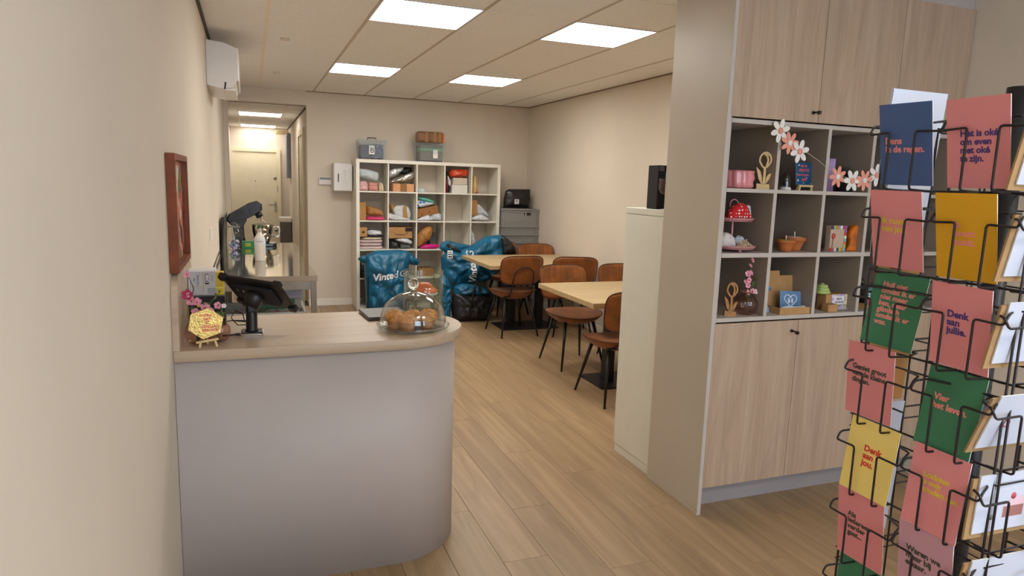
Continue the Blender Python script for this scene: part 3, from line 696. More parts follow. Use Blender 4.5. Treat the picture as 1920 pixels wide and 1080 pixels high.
tag(MB().lathe([(0, 0), (0.022, 0.002), (0.024, 0.03), (0.024, 0.085), (0.018, 0.10), (0, 0.10)], 20, FR((0, 0, 0.0245), (0, 0.35, 0), (0, 0, 1), (1, 0, 0)) @ Matrix.Rotation(0.0, 4, 'X')).build('parcel_roll', PALEB, None, (cell(2, 0)[0]+0.01, KY+0.10, cell(2, 0)[1])), 'small pale roll alone in the third top compartment', 'parcel', 'parcels in the cube shelf')
pouch(3, 0, [(0.24, 0.60), (0.20, 0.74), (0.30, 0.88), (0.90, 0.90), (0.97, 0.78), (0.88, 0.62), (0.5, 0.58)], ORG, 'orange-red shiny parcel on top of the pale boxes', seed=8, d=0.07)
carton(3, 0, 0.34, 0.88, 0.32, 0.57, PALEBOX, 'pale beige box under the orange parcel', y=0.05)
carton(3, 0, 0.28, 0.88, 0.0, 0.31, WBOX, 'white box below the pale beige box, fourth top compartment', y=0.03)
pouch(3, 0, [(0.0, 0.0), (0.0, 0.58), (0.10, 0.62), (0.18, 0.3), (0.15, 0.0)], BURG, 'burgundy parcel standing at the left of the fourth top compartment', seed=9, d=0.06)
pouch(3, 0, [(0.17, 0.02), (0.15, 0.5), (0.10, 0.85), (0.24, 0.7), (0.32, 0.4), (0.25, 0.04)], spots('black_white_mailer', (34, 32, 36), (220, 218, 216), 9, 0.45, 0.4), 'black and white parcel leaning beside the burgundy one', y=0.13, seed=10, d=0.05)
pouch(4, 0, [(0.06, 0.0), (0.05, 0.35), (0.10, 0.68), (0.16, 0.70), (0.20, 0.4), (0.23, 0.05), (0.18, 0.0)], mat('manila_paper', (222, 186, 120), 0.7, var=0.05), 'manila padded envelope standing in the fifth top compartment', seed=11, d=0.10, wr=0.006)
pouch(4, 0, [(0.27, 0.0), (0.18, 0.36), (0.22, 0.40), (0.37, 0.05), (0.36, 0.0)], DUSTP, 'dusty pink envelope leaning on the manila one', y=0.16, seed=12, d=0.08, wr=0.005)
# second row
carton(0, 1, 0.0, 0.235, 0, 0.64, mat('tan_cardboard', (176, 128, 72), 0.75, var=0.05), 'tall tan cardboard box, first compartment of the second row')
pouch(0, 1, [(0.26, 0.18), (0.25, 0.52), (0.55, 0.47), (0.88, 0.34), (0.90, 0.16), (0.6, 0.14)], KRAFTD, 'brown paper parcel lying on the hot pink one', seed=14, d=0.09, wr=0.008)
pouch(0, 1, [(0.26, 0.0), (0.28, 0.14), (0.55, 0.13), (0.92, 0.12), (0.93, 0.03), (0.88, 0.0)], HOT, 'hot pink flat parcel under the brown paper one', seed=15, d=0.10, wr=0.006)
pouch(1, 1, [(0.14, 0.58), (0.30, 0.58), (0.36, 0.25), (0.28, 0.10), (0.20, 0.25)], mat('ochre_paper', (176, 132, 62), 0.7), 'ochre paper parcel at the back of the second row, second compartment', y=0.22, seed=16, d=0.05)
pouch(1, 1, [(0.28, 0.12), (0.22, 0.40), (0.34, 0.54), (0.65, 0.56), (0.82, 0.48), (0.90, 0.25), (0.86, 0.03), (0.5, 0.02)], spots('white_scribbled_mailer', (206, 208, 212), (150, 150, 158), 26, 0.22, 0.4), 'white scribbled mailer with an ochre band, second row', y=0.15, seed=17, d=0.06)
pouch(1, 1, [(0.58, 0.08), (0.57, 0.52), (0.68, 0.54), (0.74, 0.1)], mat('ochre_paper', (176, 132, 62), 0.7), 'ochre strip around the white scribbled mailer', y=0.085, seed=18, d=0.012, wr=0.002)
pouch(1, 1, [(0.0, 0.10), (0.02, 0.28), (0.2, 0.23), (0.55, 0.12), (0.88, 0.04), (0.80, 0.0), (0.2, 0.02)], WMAIL, 'white slack mailer at the bottom of the second row, second compartment', y=0.08, seed=19, d=0.05)
pouch(2, 1, [(0.04, 0.82), (0.10, 0.90), (0.40, 0.86), (0.74, 0.72), (0.72, 0.66), (0.35, 0.70)], TEALM, 'teal mailer on top of the pile in the third compartment', seed=20, d=0.06, y=0.12)
pouch(2, 1, [(0.0, 0.46), (0.0, 0.78), (0.2, 0.74), (0.45, 0.70), (0.72, 0.66), (0.6, 0.58), (0.3, 0.50)], patches('white_blue_mailer', [(0.0, (40, 120, 196)), (0.40, (208, 212, 218)), (0.7, (180, 186, 196))], 9, 0.4), 'white and blue mailer below the teal one', y=0.10, seed=21, d=0.07)
t_ = carton(2, 1, 0.02, 0.86, 0.20, 0.50, spots('heart_print_cardboard', (156, 106, 60), (76, 46, 26), 22, 0.22, 0.7), 'tilted brown box with dark printed shapes, third compartment', y=0.05, tilt=-0.20, d=0.2)
pouch(2, 1, [(0.0, 0.0), (0.06, 0.08), (0.45, 0.26), (0.55, 0.20), (0.52, 0.0)], WMAIL, 'white mailer under the tilted printed box', y=0.09, seed=22, d=0.06)
pouch(2, 1, [(0.44, 0.02), (0.60, 0.24), (0.86, 0.30), (0.98, 0.24), (0.97, 0.02)], GMAIL, 'crumpled white mailers at the right of the third compartment', y=0.08, seed=23, d=0.06, wr=0.02)
carton(4, 1, 0.0, 0.26, 0.22, 0.80, mat('tan_cardboard', (176, 128, 72), 0.75), 'tan box at the left of the fifth compartment, second row', y=0.06)
pouch(4, 1, [(0.27, 0.28), (0.29, 0.68), (0.45, 0.60), (0.78, 0.28), (0.80, 0.16), (0.6, 0.22)], GMAIL, 'white mailer leaning on the tan box', seed=24, d=0.05, y=0.12)
pouch(4, 1, [(0.0, 0.10), (0.2, 0.22), (0.45, 0.28), (0.78, 0.10), (0.74, 0.03), (0.1, 0.04)], WMAIL, 'white flat mailer at the bottom of the fifth compartment, second row', seed=25, d=0.06, y=0.09)
# third row
bxd = carton(0, 2, 0.0, 0.28, 0.46, 0.79, KRAFT, 'small kraft box with a dark round print, third row', y=0.03, d=0.2)
MB().lathe([(0, 0), (0.014, 0), (0.014, 0.001), (0, 0.001)], 16, FR((0.0, -0.0002, 0.055), (1, 0, 0), (0, 0, 1), (0, -1, 0))).build('round_print', INK, bxd)
pouch(0, 2, [(0.32, 0.50), (0.30, 0.64), (0.45, 0.70), (0.80, 0.66), (0.86, 0.52), (0.6, 0.47)], WMAIL, 'small white parcel beside the small kraft box', seed=26, d=0.06)
carton(0, 2, 0.30, 0.88, 0.44, 0.48, BLKMAT, 'thin black parcel under the small white one', y=0.04, d=0.22)
for k, (a, b, z0, z1, m, l) in enumerate([(0.09, 0.84, 0.345, 0.43, CRM, 'folded cream cloth on the pink cloths'), (0.0, 0.86, 0.235, 0.34, PINKCL, 'folded pale pink cloth, topmost of three'), (0.0, 0.84, 0.115, 0.23, PINKCL, 'folded pale pink cloth, middle of three'), (0.0, 0.87, 0.0, 0.11, PINKCL, 'folded pale pink cloth, lowest of three')]):
    pouch(0, 2, [(a, z0), (a, z1), ((a+b)/2, z1+0.005), (b, z1), (b+0.01, (z0+z1)/2), (b, z0)], m, l, y=0.12, d=0.10, seed=30+k, wr=0.004, p=6, name='folded_cloth', group='folded cloths in the cube shelf')
bxs = carton(1, 2, 0.02, 0.88, 0.40, 0.80, KRAFT, 'kraft shipping box with a curved arrow printed on it', y=0.03)
ar = [(-0.085+0.17*k/16, -0.0008, 0.068-0.026*math.sin(PI*k/16)**0.8) for k in range(17)]
MB().tube(ar, [0.0018+0.0022*math.sin(PI*k/16) for k in range(17)], 6).tube([(0.070, -0.0008, 0.076), (0.089, -0.0008, 0.073), (0.083, -0.0008, 0.056)], 0.0022, 6).build('arrow_print', INK, bxs)
MB().box((0.055, -0.0012, 0.085), (0.144, -0.0003, 0.132)).build('dark_label', BLKMAT, bxs)
pouch(1, 2, [(0.25, 0.36), (0.5, 0.42), (0.72, 0.42), (0.92, 0.26), (0.88, 0.17), (0.6, 0.22), (0.3, 0.30)], WMAIL, 'white mailer under the arrow box', y=0.08, seed=36, d=0.06)
pouch(1, 2, [(0.02, 0.0), (0.04, 0.30), (0.2, 0.33), (0.40, 0.28), (0.46, 0.0)], BLKPL, 'black plastic parcel at the bottom of the third row', y=0.10, seed=37, d=0.07)
pouch(1, 2, [(0.45, 0.0), (0.46, 0.19), (0.85, 0.16), (0.88, 0.0)], DKGR, 'dark grey parcel beside the black plastic one', y=0.11, seed=38, d=0.07)
pouch(2, 2, [(0.0, 0.04), (0.02, 0.45), (0.22, 0.70), (0.42, 0.86), (0.62, 0.84), (0.66, 0.62), (0.55, 0.35), (0.30, 0.16), (0.12, 0.05)], mat('golden_paper', (176, 122, 58), 0.5, var=0.08), 'golden brown paper bag leaning in the third row', seed=39, d=0.08, wr=0.02)
pouch(2, 2, [(0.12, 0.04), (0.25, 0.15), (0.55, 0.19), (0.88, 0.16), (0.90, 0.05), (0.7, 0.0), (0.2, 0.0)], MAG, 'magenta flat parcel before the golden paper bag', y=0.06, seed=40, d=0.05, wr=0.006)
carton(2, 2, 0.64, 0.87, 0.0, 0.56, DKGR, 'dark grey box behind the golden paper bag', y=0.22, d=0.14)
pouch(4, 2, [(0.0, 0.0), (0.0, 0.66), (0.06, 0.72), (0.16, 0.60), (0.24, 0.25), (0.22, 0.0)], GMAIL, 'white crumpled mailer standing in the fifth compartment, third row', seed=41, d=0.09, wr=0.016)
# fourth row
pouch(0, 3, [(0.02, 0.0), (0.0, 0.3), (0.04, 0.62), (0.2, 0.62), (0.26, 0.3), (0.24, 0.0)], BLKPL, 'black plastic parcel beside the standing blue bag', seed=42, d=0.07, y=0.08)
carton(2, 3, 0.1, 0.7, 0.0, 0.28, KRAFTD, 'brown parcel low in the third compartment behind the counter things', y=0.06)

# ================================================================== ON TOP OF THE CUBE SHELF, CRATES, BAGS
KT = KW
CLEARP = frosted('clear_plastic', (222, 226, 228), 0.84, 0.2)
def clear_box(x0, x1, z0, h, label, content, lab, handle=True):
    t = thing('storage_box', label, 'box', ((x0+x1)/2, KY+0.19, z0), 0, 'clear storage boxes on the cube shelf')
    w = (x1-x0)/2
    def ring(s, z): return [(-w*s, -0.15*s, z), (w*s, -0.15*s, z), (w*s, 0.15*s, z), (-w*s, 0.15*s, z)]
    b = MB(); A = ring(0.86, 0.012); B = ring(0.97, h-0.03); b.add(A+B, [(3, 2, 1, 0), (0, 1, 5, 4), (1, 2, 6, 5), (2, 3, 7, 6), (3, 0, 4, 7)])
    b.build('tub', CLEARP, t)
    MB().box((-w, -0.155, h-0.03), (w, 0.155, h-0.012), 0.004).build('lid', CLEARP, t)
    for sx in (-1, 1):
        for sy in (-1, 1): MB().box((sx*w*0.7-0.012, sy*0.11-0.01, 0), (sx*w*0.7+0.012, sy*0.11+0.01, 0.014), 0.003).build('caster', mat('grey_caster', (120, 120, 124), 0.5), t)
    for k, (a, c, e, g, m) in enumerate(content): MB().box((a*w, -0.11, c), (e*w, 0.11, g), 0.006).build('content', m, t)
    MB().box((lab[0]*w, -0.136, lab[1]), (lab[2]*w, -0.1335, lab[3])).build('label_sheet', PAPER, t)
    if handle:
        MB().tube([(-0.05, -0.05, h-0.012), (-0.05, -0.05, h+0.012), (0.05, -0.05, h+0.012), (0.05, -0.05, h-0.012)], 0.006).build('handle', BLACKP, t)
    return t
NAVY = mat('navy_pattern', (46, 56, 84), 0.5, var=0.2, scale=30); NAVYG = spots('navy_grey_print', (62, 74, 102), (128, 140, 160), 34, 0.32, 0.5)
b1 = clear_box(1.215, 1.545, KT, 0.245, 'clear lidded box with navy contents and a letter label', [(-0.78, 0.016, -0.05, 0.17, NAVY), (0.0, 0.016, 0.80, 0.185, NAVYG)], (-0.28, 0.06, 0.12, 0.165))
letter('label_letter', 'B', 0.085, INK, b1, FRONT(-0.032, -0.1364, 0.078))
clear_box(1.915, 2.285, KT, 0.245, 'clear lidded box with green and grey contents below the taped package', [(-0.74, 0.016, 0.80, 0.125, mat('grey_brown_content', (112, 104, 92), 0.6)), (-0.74, 0.126, 0.80, 0.172, mat('mint_green_content', (108, 150, 106), 0.6, var=0.1, scale=30)), (-0.74, 0.173, 0.80, 0.205, DKGR)], (0.10, 0.045, 0.42, 0.15), False)
pk = thing('taped_package', 'brown package wrapped in shiny tape with orange ends on a clear box', 'package', (2.10, KY+0.19, KT+0.2335))
MB().box((-0.165, -0.09, 0), (0.165, 0.09, 0.135), 0.022, Matrix.Shear('XZ', 4, (0.1, 0))).build('wrap', mat('brown_wrapped_card', (122, 78, 38), 0.3, var=0.2, scale=14), pk)
for x in (-0.075, 0.03, 0.095): MB().box((x, -0.0915, 0.004), (x+0.045, 0.0915, 0.1362), 0.006).build('tape', TAPE, pk)
MB().box((0.148, -0.085, 0.005), (0.172, 0.085, 0.128), 0.01).build('orange_end', mat('orange_print', (206, 96, 30), 0.4), pk)
MB().box((-0.03, -0.03, 0.132), (0.03, 0.03, 0.139), 0.002).build('orange_seal', mat('orange_print', (206, 96, 30), 0.4), pk)
# grey crates
CRATE = mat('grey_crate_plastic', (140, 138, 136), 0.45, var=0.02)
def crate(z, h, label):
    t = thing('stacking_crate', label, 'crate', (3.262, 8.37, z), 0, 'stack of grey crates')
    w, d = 0.25, 0.155; th = 0.006
    MB().box((-w, -d, 0.0), (w, -d+th, h)).box((-w, d-th, 0), (w, d, h)).box((-w, -d+th, 0), (-w+th, d-th, h)).box((w-th, -d+th, 0), (w, d-th, h)).box((-w+th, -d+th, 0), (w-th, d-th, th)).build('tub', CRATE, t)
    rim = MB().box((-w-0.014, -d-0.014, h-0.022), (w+0.014, -d, h-0.004)).box((-w-0.01, d, h-0.022), (w+0.01, d+0.01, h-0.002)).box((-w-0.014, -d, h-0.022), (-w, d, h-0.004)).box((w, -d, h-0.022), (w+0.01, d, h-0.002))
    rim.box((-w-0.005, -d-0.006, h-0.05), (w+0.005, -d, h-0.042)).box((-w-0.006, -d-0.005, h-0.05), (-w, d, h-0.042)); rim.build('rim', CRATE, t)
    for sx in (-1, 1):
        MB().box((sx*w*0.86-0.009, -d-0.007, 0.004), (sx*w*0.86+0.009, -d, h-0.023)).build('rib', CRATE, t)
    MB().box((-w-0.007, -d*0.86-0.009, 0.004), (-w, -d*0.86+0.009, h-0.023)).build('rib', CRATE, t)
    n = MB()
    for k in range(12):
        a0, a1 = -0.75*w+1.5*w*k/12, -0.75*w+1.5*w*(k+1)/12; f = lambda a: 0.02+0.035*(1-(a/(0.75*w))**2)
        n.add([(a0, -d-0.005, f(a0)), (a1, -d-0.005, f(a1)), (a1, -d-0.005, f(a1)+0.008), (a0, -d-0.005, f(a0)+0.008), (a0, -d, f(a0)), (a1, -d, f(a1)), (a1, -d, f(a1)+0.008), (a0, -d, f(a0)+0.008)], [(0, 1, 2, 3), (0, 4, 5, 1), (3, 2, 6, 7)])
    n.build('curved_rib', CRATE, t)
    return t
zc_ = 0.0; hs_ = [0.1045]*10+[0.22]
NTH = ['lowest', 'second', 'third', 'fourth', 'fifth', 'sixth', 'seventh', 'eighth', 'ninth', 'tenth']
for k in range(11):
    tcr = crate(zc_, hs_[k], 'grey deep stacking crate, topmost, under the black parcel' if k == 10 else 'grey stacking crate, %s from the floor in the stack' % NTH[k]); zc_ += hs_[k]+0.0005
hs_ = [0.22]*6
MB().box((-0.045+0.09, -0.163, hs_[5]-0.085), (0.045+0.09, -0.1615, hs_[5]-0.05), 0.006).build('handle_hole', mat('dark_hole', (20, 20, 20), 0.6), tcr)
MB().box((0.06, -0.165, hs_[5]-0.092), (0.075, -0.1612, hs_[5]-0.045), 0.002).build('clip', CHROME, tcr)
pp = Puff([(-0.185, 0), (-0.18, 0.12), (-0.16, 0.225), (-0.12, 0.245), (0.16, 0.25), (0.185, 0.25), (0.19, 0.12), (0.175, 0.0)], 0.07, 50, 0.012, 12, round_=0)
bp = thing('black_parcel', 'black plastic parcel with a white label on top of the crates', 'parcel', (3.255, 8.36, zc_))
pp.mb().build('wrap', BLKPL, bp)
MB().box((-0.062, -0.0905, 0.055), (-0.005, -0.083, 0.115)).build('label_sheet', PAPER, bp)
MB().box((-0.052, -0.0912, 0.062), (-0.016, -0.0902, 0.072)).box((-0.050, -0.0912, 0.082), (-0.022, -0.0902, 0.105)).build('label_print', mat('grey_ink', (120, 120, 124), 0.6), bp)

def on_bag(puff, me, oy=0.013):
    for v in me.vertices: x, z, e = v.co.x, v.co.y, v.co.z; v.co = Vector((x, puff.front(x, z)-oy-max(0, e), z))
def bag_text(puff, s, size, m, par, M, name='lettering', **k):
    me = text_mesh(s, size, **k); me.transform(M); on_bag(puff, me); me.materials.clear(); me.materials.append(m)
    o = bpy.data.objects.new(name, me); C.objects.link(o); o.parent = par; return o
R2 = lambda x, y, a: Matrix.Translation((x, y, 0)) @ Matrix.Rotation(a, 4, 'Z')
# standing blue sack
s1 = thing('parcel_sack', 'blue sack standing before the cube shelf, lettering across it', 'bag', (0, 8.08, 0), 0, 'blue parcel sacks')
p1 = Puff([(1.26, 0.002), (1.245, 0.34), (1.235, 0.56), (1.25, 0.70), (1.37, 0.75), (1.505, 0.755), (1.64, 0.76), (1.755, 0.745), (1.785, 0.64), (1.765, 0.56), (1.765, 0.33), (1.745, 0.002), (1.5, 0.0)], 0.17, 3, 0.055, 6.5, 120, round_=1)
p1.mb().build('sack', BLUEBAG, s1)
pr_ = Puff([(1.66, 0.745), (1.76, 0.745), (1.84, 0.68), (1.905, 0.61), (1.88, 0.565), (1.80, 0.575), (1.72, 0.60)], 0.05, 8, 0.02, 12, 40); pr_.mb().build('flap', BLUEBAG, s1)
pl_ = Puff([(1.16, 0.655), (1.21, 0.695), (1.28, 0.69), (1.30, 0.62), (1.20, 0.605)], 0.04, 9, 0.02, 12, 32); pl_.mb().build('flap', BLUEBAG, s1)
MB().grid(lambda u, v: (1.255+0.02*u, -0.12-0.02*v+0.04*u, 0.03+0.42*v), 4, 8).build('side_gusset', DARKBAG, s1)
bag_text(p1, 'Vinted', 0.112, WHTXT, s1, R2(1.315, 0.405, 0.14), 'brand_lettering', bold=0.003, shear=0.25)
bag_text(p1, 'Go', 0.100, WHTXT, s1, R2(1.632, 0.452, 0.10), 'brand_lettering', bold=0.0)
# leaning blue sack
s2 = thing('parcel_sack', 'blue sack slumped beside the far table, lettering running upwards', 'bag', (0, 7.83, 0), 0, 'blue parcel sacks')
p2 = Puff([(2.10, 0.70), (2.20, 0.775), (2.30, 0.75), (2.47, 0.83), (2.66, 0.945), (2.86, 0.965), (2.89, 0.76), (2.88, 0.70), (2.80, 0.44), (2.62, 0.37), (2.46, 0.315), (2.22, 0.29), (2.12, 0.45)], 0.16, 5, 0.06, 6.5, 120)
p2.mb().build('sack', BLUEBAG, s2)
pc_ = Puff([(2.82, 0.955), (2.87, 0.965), (2.96, 0.905), (3.04, 0.82), (3.06, 0.72), (2.87, 0.70), (2.84, 0.80)], 0.10, 6, 0.02, 9, 40); pc_.mb().build('black_end', DARKBAG, s2)
po_ = Puff([(2.10, 0.79), (2.13, 0.86), (2.20, 0.885), (2.36, 0.85), (2.52, 0.82), (2.42, 0.74), (2.20, 0.72)], 0.05, 7, 0.02, 9, 44); o_ = po_.mb().build('open_flap', BLUEBAG, s2); o_.location = (0, 0.10, 0)
MB().tube([(2.17, -0.02, 0.84), (2.26, -0.05, 0.80), (2.33, -0.06, 0.755)], [0.018, 0.022, 0.012], 8).build('dark_strap', DARKBAG, s2)
bag_text(p2, 'Vinted', 0.112, WHTXT, s2, R2(2.50, 0.395, PI/2+0.10), 'brand_lettering', bold=0.003, shear=0.25)
bag_text(p2, 'G', 0.11, WHTXT, s2, R2(2.455, 0.70, PI/2-0.15), 'brand_lettering')
tg = thing('hang_tag', 'white printed tag on a green cable tie hanging from the slumped sack', 'tag', (2.155, 7.62, 0.70))
MB().box((-0.031, -0.001, 0.0), (0.031, 0.001, 0.094), 0.0008).build('card', PAPER, tg)
MB().box((-0.024, -0.0022, 0.045), (0.024, -0.001, 0.055)).box((-0.020, -0.0022, 0.012), (0.004, -0.001, 0.030)).box((0.010, -0.0022, 0.010), (0.022, -0.001, 0.03)).box((-0.024, -0.0022, 0.068), (0.02, -0.001, 0.074)).build('print', INK, tg)
MB().tube([(0.006, 0.002, 0.085), (0.010, 0.006, 0.11), (0.004, 0.008, 0.16), (-0.004, 0.01, 0.335)], [0.005, 0.007, 0.0035, 0.002], 6).build('cable_tie', mat('green_nylon', (30, 92, 52), 0.4), tg)
# black tote with blue top, small blue sack end
s3 = thing('tote_bag', 'black tote bag with blue lining on the floor beside the far table', 'bag', (0, 7.42, 0))
p3 = Puff([(2.15, 0.004), (2.12, 0.16), (2.14, 0.33), (2.35, 0.345), (2.58, 0.34), (2.64, 0.30), (2.63, 0.12), (2.58, 0.002), (2.35, 0.0)], 0.15, 12, 0.03, 9, 80); p3.mb().build('body', DARKBAG, s3)
p4 = Puff([(2.15, 0.30), (2.16, 0.40), (2.25, 0.43), (2.34, 0.42), (2.45, 0.40), (2.56, 0.37), (2.62, 0.31), (2.4, 0.29)], 0.13, 13, 0.045, 13, 80); p4.mb().build('blue_lining', BLUEBAG, s3)
MB().tube([(2.34, -0.13, 0.16), (2.33, -0.155, 0.30), (2.355, -0.15, 0.42), (2.40, -0.11, 0.47), (2.43, -0.14, 0.36)], 0.012, 6).build('strap', DARKBAG, s3)
s4 = Puff([(2.0, 0.003), (1.985, 0.30), (1.985, 0.50), (2.03, 0.545), (2.08, 0.50), (2.12, 0.40), (2.125, 0.20), (2.115, 0.003)], 0.11, 14, 0.045, 10, 80)
tag(s4.mb().build('sack_end', BLUEBAG, None, (-0.002, 7.46, 0)), 'small blue sack standing left of the black tote', 'bag')

# ================================================================== STEEL KITCHEN TABLES AND WHAT STANDS ON THEM
def steel_table(y0, y1, label):
    t = thing('steel_table', label, 'table', (0.0, 0, 0), 0, 'stainless steel work tables')
    x0, x1 = XL+0.016, 0.44
    MB().box((x0, y0, 0.842), (x1, y1, 0.880), 0.002).build('table_top', STEEL, t)
    MB().box((x0+0.03, y0+0.03, 0.775), (x1-0.03, y0+0.05, 0.842)).build('apron', STEELD, t)
    MB().box((x0+0.03, y1-0.05, 0.775), (x1-0.03, y1-0.03, 0.842)).build('apron', STEELD, t)
    MB().box((x0+0.02, y0+0.03, 0.20), (x1-0.02, y1-0.03, 0.225), 0.002).build('lower_shelf', STEELD, t)
    for x in (x0+0.025, x1-0.025-0.0):
        for y in (y0+0.045, y1-0.045): MB().box((x-0.02, y-0.02, 0.0), (x+0.02, y+0.02, 0.842), 0.002).build('leg', STEELD, t)
steel_table(5.07, 6.36, 'stainless steel work table, the nearer one behind the counter')
steel_table(6.362, 7.70, 'stainless steel work table, the farther one carrying the mixer')
TZ = 0.880
# clear plastic tubs below
MILK = frosted('milky_plastic_tub', (214, 216, 214), 0.45, 0.35)
def tub(x0, x1, y0, y1, z0, h, label, fill=None):
    t = thing('plastic_tub', label, 'tub', ((x0+x1)/2, (y0+y1)/2, z0), 0, 'plastic tubs under the steel table')
    w, d = (x1-x0)/2, (y1-y0)/2
    MB().box((-w*0.94, -d*0.94, 0), (w*0.94, -d*0.94+0.004, h)).box((-w*0.94, d*0.94-0.004, 0), (w*0.94, d*0.94, h)).box((-w*0.94, -d*0.93, 0), (-w*0.94+0.004, d*0.93, h)).box((w*0.94-0.004, -d*0.93, 0), (w*0.94, d*0.93, h)).box((-w*0.93, -d*0.93, 0), (w*0.93, d*0.93, 0.004)).build('tub', MILK, t)
    MB().box((-w, -d, h), (w, -d+0.02, h+0.012)).box((-w, d-0.02, h), (w, d, h+0.012)).box((-w, -d+0.02, h), (-w+0.02, d-0.02, h+0.012)).box((w-0.02, -d+0.02, h), (w, d-0.02, h+0.012)).build('rim', MILK, t)
    if fill: MB().box((-w*0.8, -d*0.8, 0.006), (w*0.8, d*0.8, h*fill[0]), 0.01).build('content', fill[1], t)
tub(-0.22, 0.37, 5.16, 5.66, 0.2255, 0.20, 'milky plastic tub, lower one under the steel table', (0.5, mat('mixed_pink', (206, 168, 168), 0.7, var=0.2, scale=20)))
tub(-0.22, 0.37, 5.16, 5.66, 0.438, 0.15, 'milky plastic tub stacked on the lower one under the steel table', (0.7, patches('mixed_goods', [(0.0, (188, 60, 90)), (0.38, (224, 222, 216)), (0.55, (90, 150, 110)), (0.62, (224, 222, 216))], 14)))
tub(-0.18, 0.36, 5.76, 6.22, 0.2255, 0.24, 'milky plastic tub behind the stacked ones under the steel table')
ob = thing('organiser_box', 'green and grey organiser box on the stacked tubs', 'box', (0.17, 5.42, 0.6025))
MB().box((-0.15, -0.12, 0), (0.12, 0.12, 0.075), 0.004).build('green_part', mat('dark_green_grid', (36, 96, 70), 0.5, var=0.3, scale=60), ob)
MB().box((0.12, -0.12, 0), (0.17, 0.12, 0.075), 0.004).build('grey_part', mat('grey_card', (150, 146, 134), 0.6), ob)
MB().box((-0.18, -0.13, 0.076), (0.18, 0.13, 0.15), 0.008).build('lilac_tray', frosted('lilac_plastic', (178, 180, 206), 0.3, 0.4), ob)
# stand mixer
mx_ = thing('stand_mixer', 'black tilt-head stand mixer with steel bowl on the farther steel table', 'mixer', (0.02, 7.36, TZ))
BLKG = mat('black_gloss_enamel', (20, 19, 20), 0.25, var=0.03, coat=0.4)
MB().prism(rrect(0.40, 0.21, 0.06), 0, 0.035, Matrix.Translation((0.02, 0, 0)), bev=0.006).build('base', BLKG, mx_)
MB().prism([(-0.17, 0.03), (-0.07, 0.03), (-0.085, 0.10), (-0.09, 0.20), (-0.06, 0.26), (-0.08, 0.30), (-0.20, 0.30), (-0.19, 0.18)], -0.05, 0.05, FR((0, 0, 0), (1, 0, 0), (0, 0, 1), (0, -1, 0)), bev=0.012).build('column', BLKG, mx_)
hp = [(-0.03, -0.055), (0.24, -0.062), (0.30, -0.05), (0.325, 0.0), (0.30, 0.055), (0.22, 0.07), (0.0, 0.06), (-0.05, 0.02)]
HM = Matrix.Translation((-0.20, 0, 0.265)) @ Matrix.Rotation(-0.50, 4, 'Y')
hd_ = MB().prism(hp, -0.055, 0.055, HM @ FR((0, 0, 0), (1, 0, 0), (0, 0, 1), (0, -1, 0)), bev=0.016).build('head', BLKG, mx_)
MB().lathe([(0, 0), (0.034, 0), (0.034, 0.04), (0.028, 0.05), (0, 0.05)], 20, HM @ Matrix.Translation((0.245, 0, -0.105))).build('planetary_hub', BLACKP, hd_)
hk = [HM @ Vector(p) for p in ((0.245, 0, -0.10), (0.245, 0, -0.15), (0.262, 0.0, -0.175), (0.240, 0, -0.21), (0.222, 0.0, -0.24))]
MB().tube(hk, [0.006, 0.007, 0.008, 0.008, 0.006], 8).build('dough_hook', STEELD, mx_)
bw = MB().lathe([(0.0, 0.036), (0.062, 0.036), (0.066, 0.045), (0.090, 0.09), (0.103, 0.15), (0.106, 0.215), (0.109, 0.218), (0.104, 0.219), (0.100, 0.15), (0.087, 0.095), (0.05, 0.055), (0, 0.052)], 32, Matrix.Translation((0.085, 0, 0))).build('bowl', STEEL, mx_)
MB().tube([(0.187, 0, 0.195), (0.235, 0, 0.195), (0.250, 0, 0.18), (0.246, 0, 0.11), (0.23, 0, 0.095), (0.178, 0, 0.10)], 0.007, 8).build('bowl_handle', CHROME, bw)
# jar of sweets
jr = thing('glass_jar', 'clear lidded glass jar of pastel sweets on the steel table', 'jar', (-0.155, 6.95, TZ))
MB().lathe([(0, 0.003), (0.066, 0.003), (0.074, 0.012), (0.076, 0.15), (0.070, 0.185), (0.050, 0.205), (0.050, 0.222)], 32, None, None, False).build('body', GLASS, jr)
MB().lathe([(0.058, 0.222), (0.060, 0.232), (0.050, 0.245), (0.030, 0.256), (0.018, 0.262), (0, 0.264)], 28, None, None, False).build('lid', GLASS, jr)
MB().tube([(0.056*math.cos(a), 0.056*math.sin(a), 0.220) for a in [2*PI*k/24 for k in range(24)]], 0.003, 6, closed=True).tube([(-0.052, 0, 0.215), (-0.085, 0, 0.216)], 0.004, 6).build('clasp_wire', STEELD, jr)
sw = [mat('teal_sweet', (110, 190, 180), 0.6), mat('lilac_sweet', (170, 140, 190), 0.6), mat('white_sweet', (226, 222, 222), 0.6), mat('blue_sweet', (120, 160, 200), 0.6)]
rs = random.Random(4)
for k in range(26):
    a = rs.uniform(0, 2*PI); r = rs.uniform(0, 0.05); z = 0.018+0.075*rs.random()
    o = MB().ball((0, 0, 0), 0.016, 8, 5, (1.6, 0.75, 0.7)).build('sweet', sw[k % 4], None, (-0.155+r*math.cos(a), 6.95+r*math.sin(a), TZ+z)); o.rotation_euler = (rs.uniform(-1, 1), rs.uniform(-1, 1), rs.uniform(0, 6))
    tag(o, 'pastel wrapped sweet inside the glass jar', 'sweet', 'sweets in the glass jar')
